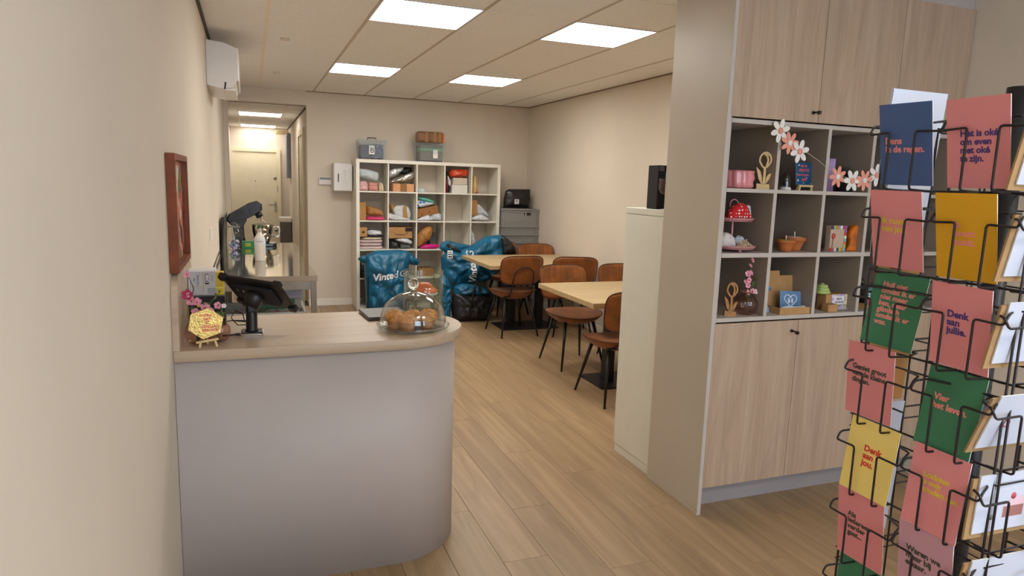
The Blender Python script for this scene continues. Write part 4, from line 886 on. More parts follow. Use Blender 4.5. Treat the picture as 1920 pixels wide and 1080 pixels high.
# bottle, green box
bt = thing('white_bottle', 'white plastic bottle with an empty neck band on the nearer steel table', 'bottle', (0.063, 6.04, TZ))
MB().lathe([(0, 0), (0.040, 0), (0.043, 0.005), (0.043, 0.175), (0.038, 0.20), (0.022, 0.225), (0.017, 0.232), (0.017, 0.243)], 28).build('body', mat('white_hdpe', (222, 214, 204), 0.35, var=0.01), bt)
MB().lathe([(0.020, 0.243), (0.020, 0.262), (0.016, 0.268), (0, 0.268)], 20).build('cap', frosted('clear_cap', (226, 222, 210), 0.6), bt)
MB().lathe([(0.0435, 0.14), (0.0435, 0.178), (0.036, 0.205)], 28, None, None, False).build('label_band', mat('pale_label', (228, 228, 232), 0.4), bt)
letter('label_print', 'Thuisbakker', 0.012, INK, bt, FRONT(-0.034, -0.0436, 0.163))
gb = thing('green_carton', 'green and blue carton lying before the mixer', 'carton', (0.03, 7.17, TZ))
MB().box((-0.12, -0.04, 0), (0.10, 0.04, 0.066), 0.002).build('carton', mat('green_carton_print', (44, 124, 74), 0.5), gb)
MB().box((0.0, -0.0415, 0.002), (0.098, -0.0398, 0.064)).build('blue_panel', mat('pale_blue_print', (126, 182, 206), 0.5), gb)
MB().box((-0.09, -0.0415, 0.018), (-0.04, -0.0398, 0.028)).box((-0.09, -0.0415, 0.036), (-0.04, -0.0398, 0.046)).build('yellow_print', mat('lime_print', (196, 196, 60), 0.5), gb)
MB().box((0.03, -0.0428, 0.014), (0.075, -0.0414, 0.05)).build('white_print', WHTXT, gb)
tb = thing('steel_tray', 'dark-rimmed tray leaning against the left wall on the steel table', 'tray', (XL+0.017, 7.02, TZ), 0, None, (0, 0.05, 0))
MB().box((0, -0.45, 0.0), (0.008, 0.45, 0.32), 0.002).build('sheet', STEELD, tb)
MB().box((0.0, -0.46, 0.0), (0.013, -0.448, 0.32)).box((0.0, 0.448, 0), (0.013, 0.46, 0.32)).box((0, -0.46, 0.32), (0.013, 0.46, 0.332)).build('rim', BLACKP, tb)
tag(MB().tube([(XL+0.006, 5.10, 0.908), (XL+0.006, 5.60, 0.916), (XL+0.006, 6.50, 0.919)], 0.0045, 6).build('wall_cable', DTRIM), 'thin dark cable running along the left wall above the steel table', 'cable')
so = thing('wall_socket', 'small white wall socket low on the left wall past the picture', 'socket', (XL+0.0005, 5.2, 1.17))
MB().box((0, -0.045, -0.045), (0.008, 0.045, 0.045), 0.003).build('plate', WHITE, so)
MB().box((0.008, -0.03, -0.03), (0.011, 0.03, 0.03), 0.002).build('rocker', WHITE, so)

# ================================================================== ON THE COUNTER
CZ = 0.9622
# glass plate and dome with muffins
GX, GY = 0.632, 2.79
cp = thing('glass_plate', 'clear glass cake plate near the rounded end of the counter', 'plate', (GX, GY, CZ))
MB().lathe([(0, 0.004), (0.10, 0.004), (0.135, 0.006), (0.150, 0.014), (0.154, 0.022), (0.150, 0.024), (0.140, 0.014), (0.10, 0.010), (0, 0.010)], 48).build('dish', glass('thick_glass', (247, 249, 248), 0.03, 2.4), cp)
MB().lathe([(0.070, 0), (0.10, 0.0), (0.102, 0.005), (0.072, 0.005)], 40).build('foot_ring', glass('thick_glass', (247, 249, 248), 0.03, 2.4), cp)
gd = thing('glass_dome', 'clear glass dome with a ball knob covering the muffins', 'dome', (GX, GY, CZ+0.0145))
DG = glass('dome_glass', (252, 253, 252), 0.015, 2.2)
dp = [(0.139, 0.0), (0.141, 0.004), (0.139, 0.03), (0.131, 0.066), (0.115, 0.094), (0.09, 0.117), (0.06, 0.134), (0.03, 0.142), (0.014, 0.145)]
MB().lathe(dp, 64, None, None, False).lathe([(r-0.003, z) for r, z in dp], 64, None, None, False).build('shell', DG, gd)
MB().lathe([(0.016, 0.1445), (0.011, 0.150), (0.010, 0.156), (0.018, 0.162), (0.0225, 0.172), (0.0235, 0.182), (0.020, 0.193), (0.012, 0.200), (0, 0.202)], 28).build('knob', solid_glass('solid_knob_glass'), gd)
CRUMB = mat('muffin_crumb', (214, 144, 68), 0.8, var=0.22, scale=45, bump=0.5, bscale=90)
def muffin(x, y, r, cup, label, sd):
    t = thing('muffin', label, 'muffin', (GX+x, GY+y, CZ+0.0102), 0, 'muffins under the glass dome')
    MB().lathe([(0, 0), (r*0.70, 0), (r*0.74, 0.002), (r*0.93, 0.034), (r*0.90, 0.036), (0, 0.034)], 36, None, lambda a, q, z: 1+0.02*math.cos(18*a)).build('paper_cup', cup, t)
    b = MB(); n = 30
    pr = [(0.90, 0.030), (1.08, 0.033), (1.18, 0.040), (1.12, 0.047), (0.95, 0.054), (0.65, 0.060), (0.3, 0.063), (0.0, 0.064)]
    vs = []; fs = []
    for q, z in pr:
        for k in range(n):
            a = 2*PI*k/n; nn = noise.noise(Vector((math.cos(a)*q*2.2+sd*5, math.sin(a)*q*2.2, z*30))); rr = r*q*(1+0.10*nn); vs.append(Vector((rr*math.cos(a), rr*math.sin(a), z+0.010*noise.noise(Vector((math.cos(a)*q*3+sd, math.sin(a)*q*3, sd*2.0)))*(q < 1.2))))
    for i in range(len(pr)-1):
        for k in range(n): fs.append((i*n+k, i*n+(k+1) % n, (i+1)*n+(k+1) % n, (i+1)*n+k))
    b.add(vs, fs, True).build('top', CRUMB, t)
BROWNC = mat('brown_baking_cup', (176, 116, 62), 0.7, var=0.1); PURC = mat('violet_baking_cup', (124, 104, 168), 0.6, var=0.1)
muffin(-0.080, -0.018, 0.035, BROWNC, 'golden muffin at the far left under the dome', 1)
muffin(-0.038, -0.062, 0.037, BROWNC, 'golden muffin at the very front under the dome', 7)
muffin(0.052, -0.028, 0.036, BROWNC, 'golden muffin at the front right under the dome', 2)
muffin(0.006, 0.038, 0.036, PURC, 'golden muffin in a violet cup at the middle under the dome', 3)
muffin(0.076, 0.040, 0.033, BROWNC, 'golden muffin behind the right one under the dome', 4)
muffin(-0.072, 0.058, 0.034, BROWNC, 'golden muffin behind the left one under the dome', 5)
# tall cylinder glass with a floating candle and greenery
cy = thing('cylinder_vase', 'tall clear cylinder glass behind the cake dome', 'vase', (0.742, 3.07, CZ))
MB().lathe([(0.0, 0.004), (0.088, 0.004), (0.0885, 0.212)], 48, None, None, False).lathe([(0.0, 0.0), (0.091, 0.0), (0.0915, 0.213), (0.0885, 0.213)], 48, None, None, False).build('wall', glass('cylinder_glass', (249, 251, 249), 0.02, 1.8), cy)
fc = thing('floating_candle', 'orange and white layered disc inside the tall cylinder glass', 'candle', (0.745, 3.06, CZ+0.088))
MB().lathe([(0, 0.0), (0.03, 0.0), (0.058, 0.012), (0.064, 0.022), (0.062, 0.026), (0, 0.026)], 32).build('white_layer', mat('grey_white_wax', (206, 198, 190), 0.6), fc)
MB().lathe([(0.062, 0.026), (0.064, 0.034), (0.046, 0.044), (0.034, 0.05), (0.036, 0.058), (0.02, 0.068), (0, 0.070)], 32, None, lambda a, r, z: 1+0.06*math.cos(5*a)).build('orange_layer', mat('orange_wax', (226, 112, 48), 0.5, var=0.1), fc)
MOSS = mat('fresh_green', (112, 140, 58), 0.8, var=0.3, scale=40)
rg = random.Random(11)
def sprig(x, y, z0, h, label, n=26, w=0.03, m=MOSS):
    t = thing('green_sprig', label, 'plant', (x, y, z0), 0, 'green sprigs in the cylinder glass')
    MB().tube([(0, 0, 0), (0.006, 0, h*0.5), (0.0, 0.004, h)], [0.002, 0.0016, 0.001], 5).build('stem', STEM, t)
    lf = MB()
    for k in range(n):
        z = h*(0.12+0.86*k/n); a = rg.uniform(0, 2*PI); L = w*rg.uniform(0.5, 1)
        d = Vector((math.cos(a), math.sin(a), rg.uniform(0, 0.8))).normalized(); s_ = d.cross(Vector((0, 0, 1))).normalized()*L*0.20; b0 = Vector((0.003, 0, z))
        lf.add([b0, b0+d*L*0.5+s_, b0+d*L, b0+d*L*0.5-s_+Vector((0, 0, 0.001))], [(0, 1, 2, 3)])
    o = lf.build('leaves', m, t); o['kind'] = 'stuff'
for k, (x, y, h) in enumerate([(0.795, 3.09, 0.185), (0.805, 3.05, 0.15), (0.675, 3.10, 0.10), (0.70, 3.04, 0.06), (0.77, 3.03, 0.07)]):
    sprig(x, y, CZ+0.0045, h, ['tallest green sprig at the right in the cylinder glass', 'green sprig before the tallest one in the cylinder glass', 'green sprig at the left in the cylinder glass', 'short green sprig at the lower left in the cylinder glass', 'short green sprig at the lower right in the cylinder glass'][k], 34, 0.032)
gs = MB(); 
for k in range(60):
    a = rg.uniform(0, 2*PI); r = 0.07*rg.random()**0.5; gs.ball((r*math.cos(a), r*math.sin(a), 0.009+0.010*rg.random()), 0.008, 6, 4)
o = gs.build('gravel', mat('pale_gravel', (176, 170, 140), 0.8, var=0.2, scale=60), None, (0.742, 3.07, CZ+0.006)); o['kind'] = 'stuff'; tag(o, 'pale gravel at the bottom of the cylinder glass', 'gravel')
# closed laptop
lp_ = thing('laptop', 'closed dark laptop lying behind the cake dome', 'laptop', (0.60, 3.095, CZ), 0.06)
MB().box((-0.13, -0.10, 0.002), (0.06, 0.115, 0.010), 0.002).build('base', mat('grey_brown_metal', (104, 96, 96), 0.35, metal=0.6), lp_)
MB().box((-0.13, -0.10, 0.0105), (0.06, 0.115, 0.017), 0.002).build('lid', mat('dark_lid_metal', (78, 72, 72), 0.35, metal=0.5), lp_)
# tablet on a stand
ts_ = thing('tablet_stand', 'black tablet till on a short pole stand, seen from behind', 'tablet', (-0.008, 2.842, CZ))
MB().prism(rrect(0.086, 0.086, 0.012), 0, 0.008, bev=0.002).build('base_plate', CHROME, ts_)
MB().prism(rrect(0.080, 0.080, 0.012), 0.008, 0.013, bev=0.002).build('base_cover', BLACKP, ts_)
MB().lathe([(0, 0.013), (0.026, 0.013), (0.022, 0.018), (0.021, 0.10), (0.018, 0.104), (0, 0.104)], 24).build('pole', BLACKP, ts_)
MB().box((-0.019, -0.022, 0.085), (0.019, 0.022, 0.140), 0.008).build('pivot', BLACKP, ts_)
_ex = Vector((0.22, -0.15, -0.02)).normalized(); _n = _ex.cross(Vector((-0.08, -0.136, 0.14))).normalized(); _ey = _n.cross(_ex)
KM = FR((0.028, 0.02, 0.158), _ex, _ey, _n)
MB().lathe([(0, -0.05), (0.032, -0.05), (0.036, -0.01), (0.036, 0.012), (0, 0.012)], 24, Matrix.Translation((0.016, 0.008, 0.150)) @ Matrix.Rotation(0.45, 4, 'Y') @ Matrix.Rotation(math.radians(-22), 4, 'X')).build('ball_joint', BLACKP, ts_)
tbk = MB().prism(rrect(0.255, 0.185, 0.018), -0.012, 0.0, KM, bev=0.003).build('tablet', BLACKP, ts_)
MB().prism(rrect(0.17, 0.11, 0.010), 0.0, 0.014, KM, bev=0.003).build('bracket', BLKMAT, tbk)
for sx in (-1, 1):
    for sy in (-1, 1): MB().box((sx*0.118-0.016, sy*0.084-0.014, -0.016), (sx*0.118+0.016, sy*0.084+0.014, 0.010), 0.004, KM).build('corner_clamp', BLACKP, tbk)
for k in range(4): MB().box((-0.075+0.026*k, 0.020, 0.0138), (-0.069+0.026*k, 0.036, 0.0165), 0.001, KM).build('screw_slot', CHROME, tbk)
tag(MB().tube([(-0.03, 2.85, CZ+0.035), (-0.06, 2.87, CZ+0.03), (-0.085, 2.90, CZ+0.055), (-0.07, 2.90, CZ+0.085), (-0.04, 2.87, CZ+0.075), (-0.035, 2.85, CZ+0.05)], 0.0022, 6).build('loop_cable', BLACKP), 'thin black cable looping behind the tablet pole', 'cable')
tag(MB().tube([(-0.02, 2.84, CZ+0.05), (-0.055, 2.85, CZ+0.052), (-0.09, 2.92, CZ+0.04), (-0.13, 3.0, CZ+0.012), (-0.18, 3.06, CZ+0.003)], [0.005, 0.004, 0.0022, 0.0022, 0.0022], 6).build('power_cable', BLACKP), 'black power cable running from the tablet to the black box', 'cable')
tag(MB().tube([(-0.115, 2.80, CZ+0.005), (-0.052, 2.815, CZ+0.005)], [0.0036, 0.0036], 8).tube([(-0.068, 2.811, CZ+0.0055), (-0.051, 2.815, CZ+0.0055)], 0.005, 8).build('stylus', BLACKP), 'short black stylus lying beside the tablet stand', 'stylus')
# black box with packs of labels on it
bb = thing('receipt_printer', 'black cube box at the wall end of the counter', 'box', (-0.175, 3.08, CZ))
MB().box((-0.065, -0.06, 0), (0.065, 0.06, 0.125), 0.004).build('body', BLKMAT, bb)
MB().box((-0.06, -0.055, 0.125), (0.062, 0.055, 0.128)).build('top_plate', mat('grey_printer_top', (120, 118, 112), 0.4), bb)
lb = thing('label_pack', 'grey and white pack of label rolls on the black box', 'pack', (-0.189, 3.075, CZ+0.1285))
MB().box((-0.052, -0.045, 0), (0.048, 0.045, 0.098), 0.003).build('pack', mat('pale_grey_pack', (196, 192, 192), 0.5, var=0.03), lb)
MB().box((-0.056, -0.048, 0.0), (-0.052, 0.046, 0.104)).box((-0.052, -0.048, 0.098), (0.046, 0.046, 0.104)).build('sleeve', PAPER, lb)
MB().box((-0.003, -0.0465, 0.0), (0.0, -0.0448, 0.097)).box((-0.052, -0.0465, 0.036), (0.047, -0.0448, 0.039)).build('seams', mat('beige_seam', (196, 184, 140), 0.6), lb)
MB().box((0.006, -0.0468, 0.046), (0.020, -0.0448, 0.088)).build('black_label', INK, lb)
VM = lambda x, z: FR((x, -0.0472, z), (0, 0, -1), (1, 0, 0), (0, -1, 0))
letter('label_lettering', 'BRIO', 0.015, WHTXT, lb, VM(0.0085, 0.086), bold=0.0006)
letter('pack_lettering', 'Rock Co', 0.011, INK, lb, VM(-0.024, 0.084)); letter('pack_lettering', '104', 0.010, INK, lb, VM(-0.038, 0.074))
letter('pack_lettering', 'EST 85', 0.008, mat('grey_ink', (120, 120, 124), 0.6), lb, VM(0.030, 0.082))
for k in range(4): MB().box((0.014, -0.0468, 0.008+0.006*k), (0.045, -0.0449, 0.010+0.006*k)).build('fine_print', mat('grey_ink', (120, 120, 124), 0.6), lb)
yb = thing('yellow_pack', 'yellow pack standing right of the label rolls on the black box', 'pack', (-0.127, 3.06, CZ+0.1285))
MB().box((-0.016, -0.03, 0), (0.014, 0.03, 0.094), 0.003).build('body', mat('yellow_pack_print', (214, 186, 40), 0.45, var=0.06, scale=30), yb)
MB().box((-0.017, -0.031, 0.028), (0.015, 0.031, 0.034)).build('band', mat('pale_yellow_band', (232, 214, 90), 0.45), yb)
# two ribbed vases with blossom, gold hexagon on an easel
def ribbed_vase(loc, r, label, group='ribbed glass vases'):
    t = thing('ribbed_vase', label, 'vase', loc, 0, group)
    k = r/0.048
    MB().lathe([(0, 0.002), (0.028*k, 0.002), (0.040*k, 0.012*k), (0.048*k, 0.038*k), (0.046*k, 0.058*k), (0.034*k, 0.076*k), (0.022*k, 0.084*k), (0.021*k, 0.092*k), (0.025*k, 0.098*k)], 72, None, lambda a, rr, z: 1+0.028*math.cos(18*a), False).build('body', AMBER, t)
    MB().tube([(0.025*k*math.cos(2*PI*q/24), 0.025*k*math.sin(2*PI*q/24), 0.098*k) for q in range(24)], 0.0022, 6, closed=True).build('lip', mat('rose_glass_lip', (176, 120, 110), 0.2), t)
    return t
def blossom(b, c, r, n=5, tilt=(0, -1, 0.3), w=0.55):
    t = Vector(tilt).normalized(); a = t.orthogonal().normalized(); d = t.cross(a); c = Vector(c)
    for k in range(n):
        an = 2*PI*k/n; e = a*math.cos(an)+d*math.sin(an); s_ = t.cross(e)*r*w
        b.add([c, c+e*r*0.55+s_+t*r*0.22, c+e*r*1.0+s_*0.5+t*r*0.30, c+e*r*1.0-s_*0.5+t*r*0.30, c+e*r*0.55-s_+t*r*0.22], [(0, 1, 2, 3, 4)], True)
def flower_sprig(loc, pts, flowers, label, group, leaves=8, petal=PETAL, twig=STEM, seed=1):
    t = thing('flower_sprig', label, 'flower', loc, 0, group); r = random.Random(seed)
    MB().tube(pts, [0.0018]*(len(pts)-1)+[0.001], 6).build('stem', twig, t)
    for (c, rad, pm) in flowers:
        b = MB(); blossom(b, c, rad, 5, (r.uniform(-0.5, 0.5), -1, r.uniform(0, 0.7))); f = b.build('blossom', pm or petal, t)
        MB().ball(Vector(c)+Vector((0, -rad*0.12, 0.0)), rad*0.2, 8, 5).build('flower_eye', mat('flower_eye_rose', (164, 60, 84), 0.7), f)
    lf = MB()
    for k in range(leaves):
        q = r.uniform(0.2, 0.95)*(len(pts)-1); i = int(q); p0 = Vector(pts[i]).lerp(Vector(pts[min(i+1, len(pts)-1)]), q-i)
        a = r.uniform(0, 2*PI); d = Vector((math.cos(a), math.sin(a)*0.6, r.uniform(0.0, 0.8))).normalized()*r.uniform(0.012, 0.022); s_ = d.cross(Vector((0, 1, 0))).normalized()*0.004
        lf.add([p0, p0+d*0.5+s_, p0+d, p0+d*0.5-s_], [(0, 1, 2, 3)])
    if leaves: lf.build('leaves', STEM, t)['kind'] = 'stuff'
    return t
ribbed_vase((-0.194, 2.72, CZ), 0.048, 'amber ribbed glass vase left behind the gold hexagon')
ribbed_vase((-0.128, 2.735, CZ), 0.044, 'amber ribbed glass vase right behind the gold hexagon')
FG = 'flower sprigs behind the gold hexagon'
flower_sprig((-0.200, 2.72, CZ+0.006), [(0, 0, 0), (0.0, 0, 0.09), (-0.012, 0, 0.16), (-0.004, 0, 0.20), (-0.022, 0, 0.252)], [((-0.024, -0.004, 0.252), 0.013, None)], 'tall sprig with one pale pink blossom by the oak upstand', FG, 3, twig=TWIG, seed=3)
flower_sprig((-0.200, 2.72, CZ+0.006), [(0.003, 0, 0), (-0.005, 0, 0.10), (-0.022, 0, 0.175)], [((-0.024, -0.006, 0.178), 0.020, PETALD), ((-0.018, -0.009, 0.178), 0.011, PETAL), ((-0.012, -0.008, 0.155), 0.018, PETAL)], 'sprig with a crimson blossom by the oak upstand', FG, 6, seed=4)
flower_sprig((-0.200, 2.72, CZ+0.006), [(0.004, 0.004, 0), (0.012, 0, 0.09), (0.02, 0, 0.145)], [((0.006, -0.006, 0.150), 0.016, PETAL), ((0.032, -0.006, 0.128), 0.017, PETAL), ((0.0, -0.012, 0.112), 0.016, PETAL)], 'sprig with three pale pink blossoms above the gold hexagon', FG, 14, seed=5)
flower_sprig((-0.128, 2.735, CZ+0.006), [(0, 0, 0), (-0.012, 0, 0.08), (-0.026, 0, 0.115)], [((-0.028, -0.006, 0.110), 0.018, PETAL), ((-0.006, -0.004, 0.075), 0.014, PETAL)], 'sprig with a round pink blossom above the right vase', FG, 8, seed=6)
flower_sprig((-0.128, 2.735, CZ+0.006), [(0.003, 0, 0), (0.010, 0, 0.08), (0.022, 0, 0.128)], [((0.004, -0.004, 0.132), 0.014, PETAL), ((0.024, -0.004, 0.130), 0.009, mat('white_petal', (232, 220, 220), 0.7))], 'leafy sprig with small blossoms over the right vase', FG, 18, seed=7)
flower_sprig((-0.200, 2.72, CZ+0.006), [(0.006, 0, 0), (0.03, 0, 0.10), (0.055, 0, 0.15), (0.085, 0, 0.185)], [((0.012, -0.004, 0.135), 0.007, mat('yellow_bud', (232, 180, 40), 0.6))], 'thin green sprig with a yellow bud bending to the right', FG, 16, seed=8)
ea = thing('small_easel', 'small wooden easel holding the gold hexagon', 'easel', (-0.158, 2.655, CZ), 0.12)
MB().box((-0.038, -0.010, 0.019), (0.038, -0.002, 0.027), 0.001, Matrix.Rotation(-0.12, 4, 'Y')).build('ledge', PLYW, ea)
for sx in (-1, 1): MB().box((-0.004, -0.012, 0), (0.004, -0.004, 0.023), 0.001, Matrix.Translation((sx*0.029, 0, 0)) @ Matrix.Rotation(-sx*0.2-0.05, 4, 'Y')).build('front_leg', PLYW, ea)
MB().box((-0.003, 0.0, 0.0), (0.003, 0.006, 0.060), 0.001, Matrix.Translation((0, 0.03, 0)) @ Matrix.Rotation(0.45, 4, 'X')).build('rear_leg', PLYW, ea)
GOLD = mat('hammered_gold', (178, 146, 86), 0.25, metal=1.0, var=0.12, scale=40, bump=0.22, bscale=150)
hx = thing('hexagon_sign', 'gold hammered hexagon sign with red lettering on a small easel', 'sign', (-0.163, 2.650, CZ+0.028), 0.12)
hp_ = [(0.064*math.cos(a+0.35), 0.058+0.058*math.sin(a+0.35)) for a in [2*PI*k/6 for k in range(6)]]
zmin = min(p[1] for p in hp_); hp_ = [(x, z-zmin) for x, z in hp_]
HXM = Matrix.Rotation(-0.12, 4, 'X') @ FR((0, 0, 0), (1, 0, 0), (0, 0, 1), (0, -1, 0))
MB().prism(hp_, -0.006, 0, HXM, bev=0.001).build('plate', GOLD, hx)
for k, (s_, dx) in enumerate([('HOERA', -0.020), ('DAT', -0.010), ('IS', -0.006), ('VANDAAG', -0.026), ('GEBOREN', -0.026)]):
    letter('lettering', s_, 0.0125, T_CORAL, hx, HXM @ Matrix.Translation((dx+0.003*k, 0.083-0.0135*k, 0.0004)) @ Matrix.Rotation(0.0, 4, 'Z'), bold=0.0004)

# ================================================================== IN THE CUBBIES
Z1, Z2, Z3 = zr[2][1], zr[1][1], zr[0][1]       # shelf tops: upper, middle, lower row
# upper row
pv = thing('wavy_pot', 'glossy pink wavy ceramic pot in the first upper cubby', 'pot', (2.182, 2.70, Z1))
MB().lathe([(0, 0.002), (0.062, 0.002), (0.070, 0.012), (0.066, 0.03), (0.072, 0.05), (0.067, 0.07), (0.070, 0.082), (0.062, 0.086), (0.056, 0.08), (0.056, 0.02), (0, 0.02)], 96, None, lambda a, r, z: 1+0.10*abs(math.cos(5.5*a+6*z)), True).build('body', mat('pink_glaze', (214, 132, 138), 0.18, var=0.06, coat=0.5), pv)
def plywood_tulip(loc, s, m, label, rz=0.0):
    t = thing('wooden_tulip', label, 'ornament', loc, rz, 'wooden tulip cut-outs'); d = 0.018*s
    T = lambda pts: [(x*s, z*s) for x, z in pts]; F = FR((0, 0, 0), (1, 0, 0), (0, 0, 1), (0, -1, 0))
    MB().prism(T([(-0.030, 0), (0.030, 0), (0.032, 0.012), (0.028, 0.026), (0.010, 0.024), (0.0, 0.030), (-0.012, 0.026), (-0.030, 0.028)]), -d/2, d/2, F).build('foot', m, t)
    def band(pts, wd, nm):
        n = len(pts); L = []; R = []
        for i in range(n):
            a = Vector((*pts[max(i-1, 0)], 0)); b = Vector((*pts[min(i+1, n-1)], 0)); tt = (b-a).normalized(); nn = Vector((-tt.y, tt.x, 0)); p = Vector((*pts[i], 0)); q = wd[i] if isinstance(wd, list) else wd
            L.append(p+nn*q); R.append(p-nn*q)
        vs = []; fs = []
        for i in range(n):
            for v in (L[i], R[i]):
                for dd in (-d/2, d/2): vs.append(Vector((v.x*s, -dd, v.y*s)))
        for i in range(n-1):
            a = i*4; b = a+4; fs += [(a, b, b+2, a+2), (a+1, a+3, b+3, b+1), (a, a+1, b+1, b), (a+2, b+2, b+3, a+3)]
        fs += [(0, 2, 3, 1), ((n-1)*4, (n-1)*4+1, (n-1)*4+3, (n-1)*4+2)]
        MB().add(vs, fs).build(nm, m, t)
    band([(0.003, 0.024), (0.004, 0.07), (0.003, 0.105)], 0.0055, 'stem')
    band([(-0.004, 0.026), (-0.016, 0.05), (-0.026, 0.085), (-0.036, 0.105)], [0.004, 0.006, 0.005, 0.001], 'leaf'); band([(-0.006, 0.028), (-0.008, 0.055), (-0.018, 0.085), (-0.036, 0.105)], 0.0022, 'leaf')
    band([(0.008, 0.026), (0.020, 0.05), (0.030, 0.072), (0.038, 0.078)], [0.004, 0.006, 0.004, 0.001], 'leaf'); band([(0.010, 0.030), (0.014, 0.055), (0.022, 0.07), (0.038, 0.078)], 0.0022, 'leaf')
    ov = [(0.003+0.026*math.sin(a)*(1 if math.cos(a) < 0.3 else 0.85), 0.141-0.036*math.cos(a)) for a in [2*PI*k/24 for k in range(25)]]
    band(ov, 0.0040, 'bud_outline'); band([(0.0, 0.177), (0.010, 0.160), (0.016, 0.140), (0.010, 0.112)], 0.004, 'petal_line'); band([(0.018, 0.174), (0.012, 0.158), (0.002, 0.165), (-0.008, 0.175)], 0.0035, 'petal_line')
    return t
plywood_tulip((2.305, 2.665, Z1), 0.98, PLYW, 'pale wooden tulip cut-out beside the pink pot', -0.6)
cl = thing('glass_cloche', 'small glass cloche with a white base beside the blue tile', 'cloche', (2.457, 2.68, Z1))
MB().lathe([(0, 0), (0.026, 0), (0.028, 0.006), (0.024, 0.014), (0, 0.018)], 24).build('base', mat('white_ceramic', (226, 222, 220), 0.2), cl)
MB().lathe([(0.0235, 0.010), (0.025, 0.04), (0.021, 0.07), (0.012, 0.088), (0.005, 0.094), (0.009, 0.104), (0, 0.110)], 28, None, None, False).build('glass_bell', glass('smoky_glass', (196, 198, 200), 0.03, 2.6), cl)
MB().ball((0.0, 0, 0.032), 0.013, 10, 7).build('dark_heart', mat('black_glossy_stone', (24, 22, 26), 0.1), cl)
tl = thing('tile_sign', 'blue glazed tile with red lettering and white dots on a wooden easel', 'tile', (2.585, 2.690, Z1+0.028))
TM = Matrix.Rotation(-0.10, 4, 'X') @ FR((0, 0, 0), (1, 0, 0), (0, 0, 1), (0, -1, 0))
MB().box((-0.056, 0, -0.006), (0.056, 0.112, 0.0), 0.002, TM).build('tile', mat('petrol_glaze', (32, 82, 120), 0.15, var=0.06, coat=0.4), tl)
for s_, x, z, sz in (('Als ik', -0.026, 0.088, 0.018), ('GROTE', -0.036, 0.066, 0.020), ('ben ik juist', -0.047, 0.045, 0.0165), ('gek', -0.016, 0.022, 0.022)): letter('lettering', s_, sz, T_CORAL, tl, TM @ Matrix.Translation((x, z, 0.0004)), bold=0.0003)
for x, z, r in ((-0.036, 0.097, 0.0042), (-0.041, 0.022, 0.005), (0.046, 0.007, 0.0048), (-0.006, 0.009, 0.0028), (0.014, 0.035, 0.0024)): MB().lathe([(0, 0), (r, 0), (r, 0.0008), (0, 0.0008)], 12, TM @ Matrix.Translation((x, z, 0.0))).build('white_dot', WHTXT, tl)
e2 = thing('small_easel', 'small wooden easel under the blue tile', 'easel', (2.585, 2.69, Z1))
MB().box((-0.045, -0.014, 0.018), (0.045, -0.002, 0.028), 0.001).build('ledge', PLYW, e2)
for sx in (-1, 1): MB().box((-0.005, -0.012, 0), (0.005, -0.003, 0.022), 0.001, Matrix.Translation((sx*0.04, 0, 0)) @ Matrix.Rotation(-sx*0.22, 4, 'Y')).build('front_leg', PLYW, e2)
MB().box((-0.003, 0.0, 0.0), (0.003, 0.006, 0.09), 0.001, Matrix.Translation((0, 0.05, 0)) @ Matrix.Rotation(0.45, 4, 'X')).build('rear_leg', PLYW, e2)
lc = thing('lilac_card', 'lilac card standing behind the daisy garland', 'card', (2.792, 2.755, Z1))
MB().box((-0.048, -0.001, 0.0), (0.048, 0.001, 0.168)).build('card', mat('lilac_paper', (184, 150, 198), 0.6), lc)
MB().box((-0.038, -0.0016, 0.06), (0.038, -0.0009, 0.155)).build('inner_panel', mat('pale_lilac_paper', (192, 160, 206), 0.6), lc)
sp_ = thing('spiky_plant', 'dark spiky plant in a black pot behind the garland', 'plant', (2.90, 2.74, Z1))
MB().lathe([(0, 0), (0.036, 0), (0.044, 0.06), (0.046, 0.065), (0.040, 0.065), (0.036, 0.055), (0, 0.055)], 24).build('pot', mat('dark_pot', (44, 52, 50), 0.5), sp_)
for k in range(22):
    a = 2*PI*k*0.381; q = 0.2+0.8*(k/22); d = Vector((math.cos(a)*q, math.sin(a)*q, 1.25-0.5*q)).normalized(); s_ = d.cross(Vector((0, 0, 1))).normalized()*0.006; b0 = Vector((0, 0, 0.055)); L = 0.085
    MB().add([b0-s_, b0+s_, b0+d*L*0.5+s_*0.7, b0+d*L, b0+d*L*0.5-s_*0.7, b0+d*L*0.4-d.cross(s_).normalized()*0.003], [(0, 1, 2, 5), (0, 5, 4), (2, 3, 5), (3, 4, 5), (0, 4, 3, 2, 1)]).build('leaf', mat('dark_green_leaf', (34, 48, 38), 0.6, var=0.1), sp_)
